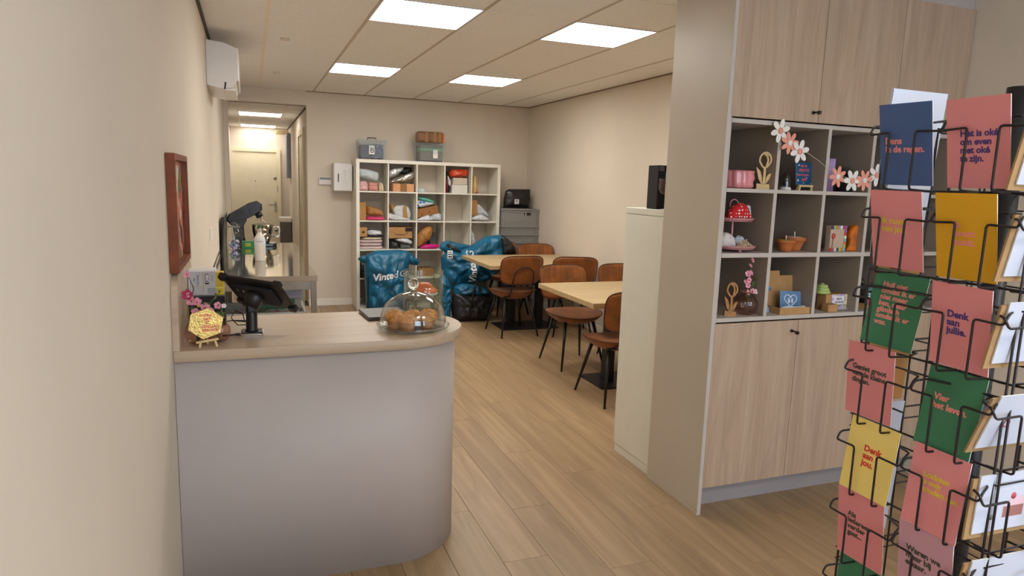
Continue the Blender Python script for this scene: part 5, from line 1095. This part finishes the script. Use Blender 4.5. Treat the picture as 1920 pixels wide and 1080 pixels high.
# daisy garland across the cubby fronts
ga = thing('daisy_garland', 'garland of white and salmon felt daisies strung across the upper cubbies', 'garland', (0, 0, 0))
FW = mat('white_felt', (236, 230, 224), 0.9, var=0.02); FP = mat('salmon_felt', (232, 158, 138), 0.9, var=0.03)
dz = [(2.318, 1.868, FW, 6, 0.055, 0.3), (2.376, 1.815, FP, 7, 0.052, 0.1), (2.436, 1.778, FW, 6, 0.055, 0.25), (2.695, 1.668, FP, 7, 0.052, 0.5), (2.787, 1.652, FW, 6, 0.055, 0.0), (2.862, 1.656, FP, 7, 0.052, 0.2), (2.950, 1.684, FW, 6, 0.055, 0.5), (3.04, 1.70, FP, 7, 0.052, 0.1)]
for k, (x, z, m, n, r, a0) in enumerate(dz):
    b = MB(); yy = UY-0.016-0.004*(k % 3)
    for q in range(n):
        a = a0+2*PI*q/n; e = Vector((math.cos(a), 0, math.sin(a))); s_ = Vector((-math.sin(a), 0, math.cos(a))); pts = []
        for j in range(14):
            t = 2*PI*j/14; pts.append((0.6*r+0.42*r*math.cos(t), (0.24*r if n < 7 else 0.21*r)*math.sin(t)))
        c0 = Vector((x, yy+0.0004*q, z))
        M_ = Matrix(((e.x, s_.x, 0, c0.x), (0, 0, -1, c0.y), (e.z, s_.z, 0, c0.z), (0, 0, 0, 1))); b.prism(pts, 0, 0.002, M_)
    f = b.build('daisy', m, ga)
    MB().lathe([(0, 0), (0.27*r, 0), (0.25*r, 0.003), (0, 0.0035)], 18, FR((x, yy-0.0019, z), (1, 0, 0), (0, 0, 1), (0, -1, 0))).build('daisy_eye', FP if m is FW else FW, f)
MB().tube([(2.322, UY-0.006, 1.918), (2.33, UY-0.008, 1.87), (2.376, UY-0.010, 1.822), (2.436, UY-0.012, 1.785), (2.48, UY-0.012, 1.782), (2.575, UY-0.012, 1.738), (2.64, UY-0.012, 1.70), (2.72, UY-0.012, 1.67), (2.79, UY-0.012, 1.665), (2.862, UY-0.012, 1.67), (2.95, UY-0.012, 1.69), (3.04, UY-0.010, 1.71), (3.22, UY-0.006, 1.75)], 0.0012, 5).build('string', mat('cream_string', (206, 196, 180), 0.8), ga)
# middle row
st_ = thing('cake_stand', 'two-tier pink metal stand in the first middle cubby', 'stand', (2.195, 2.725, Z2))
PKM = mat('pink_metal', (212, 152, 156), 0.4, var=0.03)
for z, r in ((0.014, 0.118), (0.146, 0.098)): MB().lathe([(0, z), (r*0.9, z), (r, z+0.016), (r+0.002, z+0.017), (r*0.9, z+0.004), (0, z+0.004)], 40).build('tray', PKM, st_)
MB().tube([(0, 0, 0.018), (0, 0, 0.20)], 0.005, 8).tube([(0.025*math.cos(2*PI*k/20), 0, 0.225+0.025*math.sin(2*PI*k/20)) for k in range(20)], 0.003, 6, closed=True).build('pole', PKM, st_)
for a in (0.4, 2.5, 4.6): MB().ball((0.08*math.cos(a), 0.08*math.sin(a), 0.007), 0.0075, 10, 6).build('foot', PKM, st_)
def pouchlet(x, y, z, pts, d, m, label, sd):
    p = Puff(pts, d, sd, 0.006, 30, 32); return tag(p.mb().build('fabric_pouch', m, None, (x, y, z)), label, 'pouch', 'fabric pouches on the pink stand')
pouchlet(2.19, 2.67, Z2+0.152, [(-0.07, 0.0), (-0.075, 0.03), (-0.05, 0.065), (-0.01, 0.085), (0.02, 0.082), (0.045, 0.05), (0.07, 0.012), (0.05, 0.0)], 0.035, spots('red_polka_cloth', (196, 22, 28), (238, 226, 222), 62, 0.30, 0.85, 0.25), 'red pouch with white polka dots on the upper tray', 61)
pouchlet(2.262, 2.72, Z2+0.152, [(-0.03, 0.0), (-0.03, 0.04), (-0.015, 0.07), (0.018, 0.075), (0.025, 0.05), (0.028, 0.02), (0.018, 0.0)], 0.025, patches('delft_cloth', [(0.0, (70, 92, 148)), (0.40, (214, 218, 226)), (0.58, (120, 140, 184)), (0.64, (220, 222, 228))], 60), 'blue and white pouch behind the polka-dot one', 62)
pouchlet(2.15, 2.69, Z2+0.020, [(-0.05, 0.0), (-0.055, 0.04), (-0.03, 0.075), (0.0, 0.07), (0.03, 0.045), (0.04, 0.0)], 0.03, patches('rose_lace_cloth', [(0.0, (206, 90, 110)), (0.36, (214, 206, 202)), (0.66, (180, 172, 166))], 40), 'white pouch with rose print on the lower tray', 63)
pouchlet(2.26, 2.755, Z2+0.020, [(-0.04, 0.0), (-0.04, 0.03), (0.0, 0.055), (0.03, 0.045), (0.045, 0.0)], 0.02, patches('delft_cloth', [(0.0, (70, 92, 148))], 60), 'blue and white pouch at the back of the lower tray', 64)
bd = MB(); rr_ = random.Random(9)
for k in range(170):
    a = rr_.uniform(0, 2*PI); q = rr_.random()**0.5; x = 0.045*q*math.cos(a); y = 0.035*q*math.sin(a); z = 0.004+(1-q)*0.042*rr_.random()**0.5; bd.ball((x, y, z), 0.0042, 6, 4)
o = bd.build('bead_heap', mat('wooden_beads', (206, 178, 146), 0.5, var=0.15, scale=80), None, (2.232, 2.672, Z2+0.0195)); o['kind'] = 'stuff'; tag(o, 'heap of small wooden beads on the lower pink tray', 'beads')
TERRA = mat('terracotta', (186, 104, 52), 0.7, var=0.06)
for x, y, k, wax, l in ((2.487, 2.675, 1.0, mat('green_wax', (136, 152, 84), 0.5), 'terracotta bowl candle with green wax'), (2.572, 2.71, 1.20, mat('white_wax', (232, 226, 218), 0.5), 'larger terracotta bowl candle with white wax')):
    t = thing('bowl_candle', l, 'candle', (x, y, Z2), 0, 'terracotta bowl candles')
    MB().lathe([(0, 0), (0.024*k, 0), (0.030*k, 0.010*k), (0.038*k, 0.035*k), (0.0425*k, 0.042*k), (0.047*k, 0.044*k), (0.047*k, 0.058*k), (0.043*k, 0.058*k), (0.042*k, 0.050*k), (0, 0.050*k)], 36).build('bowl', TERRA, t)
    MB().lathe([(0, 0.0505*k), (0.0415*k, 0.0505*k), (0.040*k, 0.056*k), (0.02*k, 0.060*k), (0, 0.060*k)], 28).build('wax', wax, t)
    MB().tube([(0, 0, 0.058*k), (0.0, 0, 0.08*k)], 0.0028, 6).build('wick', PAPER, t)
ff = thing('balloon_gift_box', 'colourful block-edged gift box with a printed red balloon', 'box', (2.815, 2.665, Z2))
MB().box((-0.052, 0.0, 0.0), (0.052, 0.032, 0.132), 0.002).build('box', mat('kraft_pink_board', (196, 170, 146), 0.7), ff)
cols = [(206, 64, 52), (150, 96, 176), (232, 214, 120), (60, 56, 140), (170, 200, 70), (224, 120, 60), (120, 180, 200), (236, 232, 226)]
def blk(x0, z0, x1, z1, k): MB().box((x0, -0.005, z0), (x1, -0.0005, z1), 0.001).build('colour_block', mat('block_colour_%d' % (k % 8), cols[k % 8], 0.6, var=0.0), ff)
for k in range(7):
    blk(-0.052+0.0149*k, 0.0, -0.0385+0.0149*k, 0.018, k); blk(-0.052+0.0149*k, 0.113, -0.0385+0.0149*k, 0.132, k+3)
for k in range(6): blk(0.038, 0.019+0.0155*k, 0.052, 0.0335+0.0155*k, k+4)
MB().ball((-0.034, -0.004, 0.078), 0.013, 12, 8, (0.9, 0.3, 1.15)).tube([(-0.034, -0.003, 0.064), (-0.037, -0.003, 0.02)], 0.0013, 5).build('balloon', mat('balloon_red', (192, 62, 50), 0.5), ff)
og = thing('orange_figurine', 'glossy orange wave-shaped figurine candle beside the balloon gift box', 'figurine', (2.925, 2.672, Z2), -0.25)
op = [(-0.052, 0.0), (0.052, 0.0), (0.050, 0.030), (0.040, 0.058), (0.024, 0.080), (0.010, 0.092), (0.004, 0.102), (0.012, 0.108), (0.030, 0.106), (0.036, 0.112), (0.034, 0.128), (0.020, 0.138), (-0.002, 0.136), (-0.020, 0.122), (-0.034, 0.100), (-0.036, 0.075), (-0.028, 0.050), (-0.036, 0.025)]
b = MB(); F_ = FR((0, 0, 0), (1, 0, 0), (0, 0, 1), (0, -1, 0)); b.prism(op, -0.030, 0.026, F_, smooth=True, bev=0.009); o = b.build('body', mat('orange_glaze', (204, 106, 22), 0.3, var=0.16, scale=18), og)
MB().tube([(0.006, -0.01, 0.090), (0.007, -0.01, 0.106)], 0.0026, 6).build('wick', PAPER, og)
fo = thing('flower_tile', 'small pale tile with a green and red daisy in the fourth middle cubby', 'tile', (3.10, 2.665, Z2))
MB().box((-0.05, 0, 0), (0.05, 0.008, 0.098), 0.002).build('tile', mat('pale_green_tile', (206, 214, 192), 0.4), fo)
for k in range(12):
    a = 2*PI*k/12; MB().box((0.016, -0.004, -0.006), (0.045, 0.0, 0.006), 0.002, Matrix.Translation((0, 0, 0.05)) @ Matrix.Rotation(-a, 4, 'Y')).build('petal', [mat('mint_petal', (150, 196, 176), 0.5), mat('cream_petal', (230, 226, 176), 0.5)][k % 2], fo)
MB().lathe([(0, 0), (0.014, 0), (0.012, 0.006), (0, 0.007)], 16, FR((0, -0.001, 0.05), (1, 0, 0), (0, 0, 1), (0, -1, 0))).build('eye', mat('brick_red_eye', (160, 74, 60), 0.5), fo)
tag(MB().prism([(0, 0.10), (0.035, 0.24), (0.055, 0.24), (0.02, 0.10)], 0, 0.008, FR((3.045, 2.80, Z2), (1, 0, 0), (0, 0, 1), (0, -1, 0))).box((3.04, 2.785, Z2), (3.10, 2.80, Z2+0.105)).build('black_stand', BLKMAT), 'black slanted stand behind the daisy tile', 'stand')
# lower row
plywood_tulip((2.163, 2.655, Z3), 0.92, mat('brown_wood', (172, 122, 72), 0.6, var=0.1, scale=20), 'brown wooden tulip carving in the first lower cubby', -0.35)
ribbed_vase((2.272, 2.672, Z3), 0.056, 'rose ribbed glass vase with blossom twigs in the first lower cubby')
flower_sprig((2.272, 2.672, Z3+0.008), [(0, 0, 0), (-0.006, 0, 0.11), (-0.010, 0, 0.17), (0.008, 0, 0.235), (0.006, 0, 0.265)], [((0.008, -0.008, 0.262), 0.014, PETAL), ((0.0, -0.008, 0.235), 0.010, PETAL), ((-0.012, -0.01, 0.195), 0.016, PETAL), ((0.006, -0.008, 0.200), 0.014, PETAL), ((-0.006, -0.012, 0.165), 0.015, PETAL), ((-0.02, -0.01, 0.155), 0.013, PETAL), ((-0.008, -0.012, 0.138), 0.013, PETAL), ((-0.008, -0.012, 0.105), 0.015, PETAL), ((0.022, -0.012, 0.110), 0.014, PETAL)], 'tall pink blossom twig in the rose ribbed vase', 'twigs in the rose ribbed vase', 6, twig=TWIG, seed=20)
flower_sprig((2.272, 2.672, Z3+0.008), [(0.003, 0, 0), (0.012, 0, 0.10), (0.05, 0, 0.16), (0.095, 0, 0.205)], [((0.08, -0.004, 0.194), 0.006, mat('white_petal', (232, 220, 220), 0.7)), ((0.045, -0.006, 0.105), 0.013, mat('white_petal', (232, 220, 220), 0.7))], 'leafy green twig bending right in the rose ribbed vase', 'twigs in the rose ribbed vase', 34, seed=21)
kb_ = thing('gift_mailer_box', 'open kraft mailer box with a heart card in the second lower cubby', 'box', (2.545, 2.665, Z3))
MB().box((-0.105, -0.045, 0.0), (0.105, 0.075, 0.004)).box((-0.105, -0.045, 0.004), (0.105, -0.041, 0.034)).box((-0.105, 0.071, 0.004), (0.105, 0.075, 0.034)).box((-0.105, -0.041, 0.004), (-0.101, 0.071, 0.034)).box((0.101, -0.041, 0.004), (0.105, 0.071, 0.034)).build('tray', KRAFT, kb_)
MB().box((-0.105, 0.0, 0.0), (0.098, 0.004, 0.145), 0.001, Matrix.Translation((0, 0.076, 0.034)) @ Matrix.Rotation(-0.12, 4, 'X')).build('lid', KRAFT, kb_)
MB().box((-0.07, 0.0, 0.145), (0.0, 0.004, 0.170), 0.001, Matrix.Translation((0, 0.076, 0.034)) @ Matrix.Rotation(-0.12, 4, 'X')).build('tuck_flap', KRAFT, kb_)
MB().prism([(0, 0), (0.018, 0.012), (0.020, 0.032), (0, 0.036)], 0, 0.003, Matrix.Translation((0.098, 0.072, 0.13))@FR((0, 0, 0), (1, 0, 0), (0, 0, 1), (0, -1, 0))).build('dust_flap', KRAFT, kb_)
MB().lathe([(0, 0), (0.020, 0), (0.020, 0.001), (0, 0.001)], 18, Matrix.Translation((-0.088, 0.070, 0.115)) @ FR((0, 0, 0), (1, 0, 0), (0, 0, 0.6), (0, -1, 0))).build('blue_sticker', mat('sky_blue_sticker', (98, 158, 206), 0.5), kb_)
hc_ = thing('heart_card', 'blue card with a white heart and tiny footprints in the kraft box', 'card', (2.555, 2.672, Z3+0.010), 0, None, (-0.18, 0.06, 0))
MB().box((-0.068, 0, 0), (0.068, 0.003, 0.098)).build('card', mat('steel_blue_card', (96, 130, 168), 0.6), hc_)
hl = [(0.0025*(16*math.sin(t)**3), -0.0008, 0.052+0.0022*(13*math.cos(t)-5*math.cos(2*t)-2*math.cos(3*t)-math.cos(4*t))) for t in [2*PI*k/40 for k in range(40)]]
MB().tube(hl, 0.0022, 6, closed=True).build('heart_print', WHTXT, hc_)
for sx in (-1, 1):
    fp = MB().ball((sx*0.010, -0.0005, 0.047), 0.0075, 10, 6, (0.75, 0.12, 1.3), None)
    for k in range(4): fp.ball((sx*0.010+sx*(k-1.2)*0.0036, -0.0005, 0.060-abs(k-1)*0.0012), 0.0020, 6, 4, (1, 0.3, 1))
    fp.build('footprint_print', WHTXT, hc_)
tag(Puff([(-0.09, 0), (-0.08, 0.018), (-0.03, 0.024), (0.02, 0.016), (0.07, 0.022), (0.09, 0.006), (0.08, 0)], 0.014, 70, 0.006, 60, 40).mb().build('tissue_filling', mat('pale_blue_tissue', (204, 216, 226), 0.7), None, (2.545, 2.643, Z3+0.018)), 'pale blue tissue filling at the front of the kraft box', 'tissue')
tag(Puff([(-0.028, 0), (-0.03, 0.045), (-0.018, 0.078), (0.0, 0.05), (0.022, 0.018), (0.026, 0)], 0.012, 71, 0.004, 40, 32).mb().build('blue_cloth', mat('grey_blue_cloth', (156, 176, 196), 0.8), None, (2.410, 2.690, Z3)), 'grey-blue folded cloth left of the kraft box', 'cloth')
scb = thing('school_box', 'kraft box with a lilac checked label in the third lower cubby', 'box', (2.868, 2.70, Z3))
MB().box((-0.085, -0.03, 0), (0.095, 0.03, 0.085), 0.002).build('carton', KRAFT, scb)
MB().box((-0.048, -0.0325, 0.002), (0.047, -0.0302, 0.083)).build('label_field', patches('lilac_check', [(0.0, (186, 164, 212)), (0.5, (226, 218, 236))], 70, 0.6), scb)
MB().box((-0.034, -0.0335, 0.012), (0.034, -0.0322, 0.073)).build('label_sheet', PAPER, scb)
MB().box((0.047, -0.0325, 0.002), (0.062, -0.0302, 0.083)).build('yellow_band', mat('soft_yellow_band', (236, 214, 112), 0.6), scb)
for s_, x, z, sz in (('EERSTE', -0.019, 0.056, 0.012), ('SCHOOL', -0.027, 0.038, 0.0155), ('DAG', -0.012, 0.021, 0.012)): letter('lettering', s_, sz, INK, scb, FRONT(x, -0.0338, z), bold=0.0003)
skb = thing('small_kraft_box', 'small kraft box with clear wrapping before the checked-label box', 'box', (2.792, 2.648, Z3))
MB().box((-0.035, -0.022, 0), (0.03, 0.022, 0.040), 0.002).build('carton', KRAFT, skb)
MB().box((-0.02, -0.012, 0.0402), (0.015, -0.004, 0.0412)).build('slot', INK, skb)
tag(Puff([(-0.03, 0), (-0.03, 0.03), (0.0, 0.04), (0.045, 0.03), (0.05, 0.004), (0.03, 0)], 0.015, 72, 0.008, 60, 36).mb().build('clear_wrap', glass('cellophane', (240, 240, 244), 0.08, 4.0), None, (2.862, 2.636, Z3)), 'crumpled clear wrap beside the small kraft box', 'wrap')
gsw = thing('green_swirl', 'pale green swirled topping on the checked-label box', 'candle', (2.785, 2.705, Z3+0.0855))
gw = MB()
for k, (r, z) in enumerate(((0.030, 0.009), (0.024, 0.024), (0.017, 0.038))): gw.tube([(r*math.cos(2*PI*q/28)*(1+0.06*math.cos(7*2*PI*q/28)), r*math.sin(2*PI*q/28)*(1+0.06*math.cos(7*2*PI*q/28)), z) for q in range(28)], 0.0095, 10, closed=True)
gw.lathe([(0.0, 0.0), (0.03, 0.0), (0.03, 0.01), (0.016, 0.04), (0.008, 0.052), (0, 0.056)], 20).build('swirl', mat('pale_green_wax', (176, 196, 116), 0.5), gsw)
bkt = thing('teal_book', 'teal and rose printed card on a wooden block in the fourth lower cubby', 'card', (3.115, 2.66, Z3))
MB().box((-0.07, -0.02, 0), (0.07, 0.04, 0.026), 0.002).build('wood_block', mat('honey_wood', (206, 156, 96), 0.6, var=0.1), bkt)
MB().box((-0.065, 0.002, 0.0265), (0.065, 0.008, 0.115)).build('card', mat('teal_print', (60, 110, 118), 0.5), bkt)
MB().box((-0.065, 0.0008, 0.028), (0.065, 0.0018, 0.052)).build('rose_band', mat('rose_print', (170, 74, 96), 0.5), bkt)
letter('lettering', '2', 0.035, WHTXT, bkt, FRONT(-0.052, 0.0015, 0.062), bold=0.0005)
tag(Puff([(-0.05, 0), (-0.05, 0.12), (-0.02, 0.17), (0.03, 0.15), (0.06, 0.08), (0.06, 0)], 0.02, 73, 0.012, 40, 40).mb().build('cellophane_bag', glass('grey_cellophane', (200, 200, 206), 0.08, 5.0), None, (3.10, 2.76, Z3)), 'clear cellophane bag behind the teal card', 'bag')

# ================================================================== CARD SPINNER IN THE FOREGROUND
RX, RY = 1.300, 0.858
rk = thing('card_rack', 'black wire card spinner in the right foreground', 'card rack', (RX, RY, 0))
MB().tube([(0, 0, 0.03), (0, 0, 1.785)], 0.021, 16).build('post', BLACKM, rk)
MB().lathe([(0, 0.002), (0.20, 0.002), (0.20, 0.012), (0.03, 0.03), (0.03, 0.06), (0, 0.06)], 32).build('base', BLACKM, rk)
ROWS = [1.677, 1.522, 1.368, 1.220, 1.072, 0.924, 0.776, 0.628, 0.480]
HS = 0.150                                   # half width of the wire frame
fm = MB()
for sx in (-1, 1):
    for q in (-1, 0, 1):
        for (x, y) in ((sx*HS, q*HS*0.96), (q*HS*0.96, sx*HS)):
            MB().tube([(x, y, 0.36), (x, y, 1.722)], 0.0022, 6).build('upright_wire', WIRE, rk)
for k, z in enumerate(ROWS):
    zz = z-0.082
    MB().tube([(-HS, -HS, zz), (HS, -HS, zz), (HS, HS, zz), (-HS, HS, zz)], 0.0022, 6, closed=True).build('ring_wire', WIRE, rk)
    MB().tube([(-HS, -HS, zz+0.122), (HS, -HS, zz+0.122), (HS, HS, zz+0.122), (-HS, HS, zz+0.122)], 0.0018, 6, closed=True).build('ring_wire', WIRE, rk)
    if k % 2 == 0:
        for a in range(4):
            d = Vector((math.cos(a*PI/2), math.sin(a*PI/2), 0)); MB().tube([d*0.02+Vector((0, 0, zz)), d*HS+Vector((0, 0, zz))], 0.002, 6).build('spoke_wire', WIRE, rk)
def bend(pts, r=0.006):
    """round the corners of a wire path"""
    P = [Vector(p) for p in pts]; out = [P[0]]
    for i in range(1, len(P)-1):
        a = (P[i-1]-P[i]); b = (P[i+1]-P[i]); ra = min(r, a.length*0.45); rb = min(r, b.length*0.45)
        p0 = P[i]+a.normalized()*ra; p2 = P[i]+b.normalized()*rb
        for q in range(4): t = q/3; out.append(p0*(1-t)**2+P[i]*2*t*(1-t)+p2*t*t)
    out.append(P[-1]); return out
def pocket(o, ax, n, zc, w=0.105, h=0.148):
    """two bent wires that hold a card: o is the point on the card plane, ax to the right, n outwards"""
    o = Vector(o); ax = Vector(ax); n = Vector(n)
    for s_ in (-1, 1):
        e = s_*w/2; f = lambda a, d, z: o+ax*a+n*d+Vector((0, 0, z))
        pts = [f(e*0.55, -0.030, zc+0.040), f(e+s_*0.012, -0.018, zc+0.040), f(e+s_*0.020, 0.004, zc+0.036), f(e+s_*0.020, 0.013, zc+0.020), f(e*0.50, 0.016, zc+0.022), f(e*0.50, 0.016, zc-0.080), f(e*0.50, -0.030, zc-0.082)]
        MB().tube(bend(pts), 0.0021, 7).build('pocket_wire', WIRE, rk)
FX = 1.115-RX                                 # card plane of the face towards -x, in rack coordinates
for k, z in enumerate(ROWS):
    for yc in (0.923, 0.776): pocket((FX+0.002, yc-RY, 0), (0, -1, 0), (-1, 0, 0), z)
    for xc in (1.200, 1.385): pocket((xc-RX, 0.708-RY, 0), (1, 0, 0), (0, -1, 0), z+(-0.004), 0.15, 0.105)
for k in (0, 1, 2, 3):
    pocket((1.235-RX, 1.010-RY, 0), (-1, 0, 0), (0, 1, 0), ROWS[k])
GC = 'greeting cards in the spinner'
def card(c, yaw, lean, roll, m, label, txt=None, tm=None, size=0.0145, tx=-0.028, tz=0.012, thick=0.0024, w=0.105, h=0.148, env=None, wonly=False, sp=0.92, name='greeting_card'):
    """yaw 0 faces -y, positive turns towards -x; lean tips the top away from the viewer"""
    r = Vector((math.cos(yaw), -math.sin(yaw), 0)); nh = Vector((-math.sin(yaw), -math.cos(yaw), 0))
    u = Vector((0, 0, 1))*math.cos(lean)-nh*math.sin(lean); r2 = r*math.cos(roll)+u*math.sin(roll); u2 = u*math.cos(roll)-r*math.sin(roll); n = r2.cross(u2)
    t = thing(name, label, 'card', c, 0, GC); F = FR((0, 0, 0), r2, u2, n)
    MB().box((-w/2, -h/2, -0.0006), (w/2, h/2, 0.0), 0, F).build('front_sheet', m, t)
    MB().box((-w/2+0.0008, -h/2, -thick), (w/2-0.0004, h/2-0.0006, -0.0007), 0, F).build('back_sheets', m if yaw > 3 else CARDEDGE, t)
    if env: MB().box((-w/2-0.012, -h/2-0.010, -thick-0.004), (w/2+0.012, h/2-0.006, -thick-0.0005), 0, F).build('envelope', mat('dull_kraft_envelope', (158, 124, 84), 0.8, var=0.04), t)
    if txt: letter('lettering', txt, size, tm, t, F @ Matrix.Translation((tx, tz, 0.0003)), bold=size*0.034, spacing=sp, ext=0.0002)
    return t, F
D = math.radians
Y90 = D(89)
card((1.113, 0.924, 1.677), Y90, D(-11.5), D(-0.9), BLUECARD, 'blue card with pink text about dancing in the rain', 'Dans\nin de regen.', T_PINK, 0.0165, -0.041, 0.002)
card((1.113, 0.791, 1.674), D(90), D(-10.9), 0, PINKCARD, 'pink card with violet text at the top of the right card column', 'Het is oké\nom even\nniet oké\nte zijn.', T_PURP, 0.0150, -0.029, 0.012)
card((1.116, 0.925, 1.522), Y90, D(-12.7), D(-1), PINKCARD, 'pink card with yellow two-line text below the blue card', 'Ik rouw\nvan jou.', T_YEL, 0.0165, -0.030, 0.012)
card((1.115, 0.792, 1.520), D(90), D(-11.2), 0, MUSTCARD, 'mustard yellow card with pink text, second in the right card column', 'Je\nhoort\nnooit.', T_PINK, 0.0165, -0.022, 0.016)
card((1.150, 0.938, 1.369), D(83), D(8), D(-3), GREENCARD, 'green card with a long pink text, third in the left card column', 'Huil niet\nomdat ik er\nniet meer\nben, maar\nglimlach\nomdat ik er\nwas.', T_PINK, 0.0142, -0.033, 0.040, sp=0.86)
card((1.119, 0.784, 1.367), D(90.5), D(-8.5), D(-1.5), PINKCARD, 'pink card with violet three-line text below the mustard card', 'Denk\naan\njullie.', T_PURP, 0.0170, -0.023, 0.016, sp=0.86)
card((1.125, 0.953, 1.222), Y90, D(-4.2), D(-0.5), PINKCARD, 'pink card with dark text below the green long-text card', 'Geniet groot\nvan de kleine\ndingen.', T_DGR, 0.0145, -0.040, 0.020)
card((1.140, 0.797, 1.213), D(90), D(7.7), D(-0.7), GREENCARD, 'green card with pink two-line text, fourth in the right card column', 'Vier\nhet leven.', T_PINK, 0.0165, -0.033, 0.014)
card((1.118, 0.928, 1.073), D(87), D(5), D(-1.8), YELCARD, 'pale yellow card with red text, fifth in the left card column', 'Denk\naan\njou.', T_RED, 0.0170, -0.014, 0.014, sp=0.86)
card((1.114, 0.786, 1.071), D(90), D(4.9), D(-0.6), PINKCARD, 'pink card with yellow three-line text, fifth in the right card column', 'Loslaten\nis ook\nhouden van.', T_YEL, 0.0145, -0.026, 0.020)
card((1.121, 0.933, 0.925), D(88), D(-6), 0, PINKCARD, 'pink card with dark text below the pale yellow card', 'Als\niedereen\nverder\ngaat...', T_DGR, 0.0150, -0.028, 0.018)
card((1.118, 0.790, 0.922), D(90), D(-6), 0, LILACCARD, 'lilac card with dark text, lowest in view in the right card column', 'Waren we\nmaar bij\nelkaar.', T_DGR, 0.0155, -0.036, 0.020)
card((1.132, 0.930, 0.776), D(88), D(4), 0, GREENCARD, 'plain green card at the bottom of the left card column')
card((1.118, 0.790, 0.776), D(90), D(-4), 0, PINKCARD, 'plain pink card under the lilac card')
# the side of the spinner that faces the viewer: white cards in kraft envelopes
WC_ = mat('cool_white_card', (190, 193, 208), 0.6, var=0.01)
CAKE = mat('cake_brown', (150, 98, 92), 0.6); CAKEP = mat('cake_pink', (214, 180, 190), 0.6); CHER = mat('cherry_red', (190, 70, 84), 0.6)
for k, (zc, l) in enumerate(((1.66, 'white card in a kraft envelope at the upper right edge of the spinner'), (1.515, 'white card in a kraft envelope, second from the top at the right edge'), (1.372, 'white card in a kraft envelope, third from the top at the right edge'), (1.222, 'white card with a small red print at the right edge of the spinner'), (1.078, 'white card with a slice of cake at the right edge of the spinner'), (0.93, 'white card below the cake card at the right edge of the spinner'))):
    t, F = card((1.192, 0.712, zc), D(2), D([-10, -10, -9, -18, -2, -8][k]), 0, WC_, l, None, None, thick=0.003, w=0.148, h=0.105, env=True)
    if k == 4:
        MB().box((-0.008, -0.030, 0), (0.040, -0.010, 0.0004), 0, F).build('cake_print', CAKE, t)
        MB().prism([(-0.006, -0.010), (0.040, -0.010), (0.040, 0.006), (0.006, 0.003)], 0, 0.0004, F).build('icing_print', CAKEP, t)
        MB().lathe([(0, 0), (0.006, 0), (0.006, 0.0005), (0, 0.0005)], 14, F @ Matrix.Translation((0.012, 0.008, 0))).build('cherry_print', CHER, t)
        MB().lathe([(0, 0), (0.005, 0), (0.005, 0.0005), (0, 0.0005)], 14, F @ Matrix.Translation((-0.034, -0.026, 0))).build('green_dot_print', mat('grey_green_print', (120, 134, 128), 0.6), t)
    if k == 3: MB().tube([F @ Vector((-0.030+0.007*math.cos(a), -0.004+0.007*math.sin(a), 0.0003)) for a in [2*PI*q/16 for q in range(16)]], 0.0010, 5, closed=True).build('ring_print', CHER, t)
# cards on the side away from the viewer, seen from behind between the columns
for k, (zc, m, l) in enumerate(((1.71, WC_, 'white card back standing behind the blue card'), (1.555, WC_, 'white card back behind the pink and mustard cards'), (1.40, KRAFTD, 'brown envelope back behind the green long-text card'), (1.23, KRAFTD, 'brown envelope stack between the two card columns'), (1.08, WC_, 'white card back behind the pale yellow card'), (0.93, WC_, 'white card back low behind the left card column'))):
    card((1.235, 1.012, zc), PI, D(4), 0, m, l, thick=0.004, w=0.148 if k == 0 else 0.12, h=0.16 if k == 0 else 0.148)
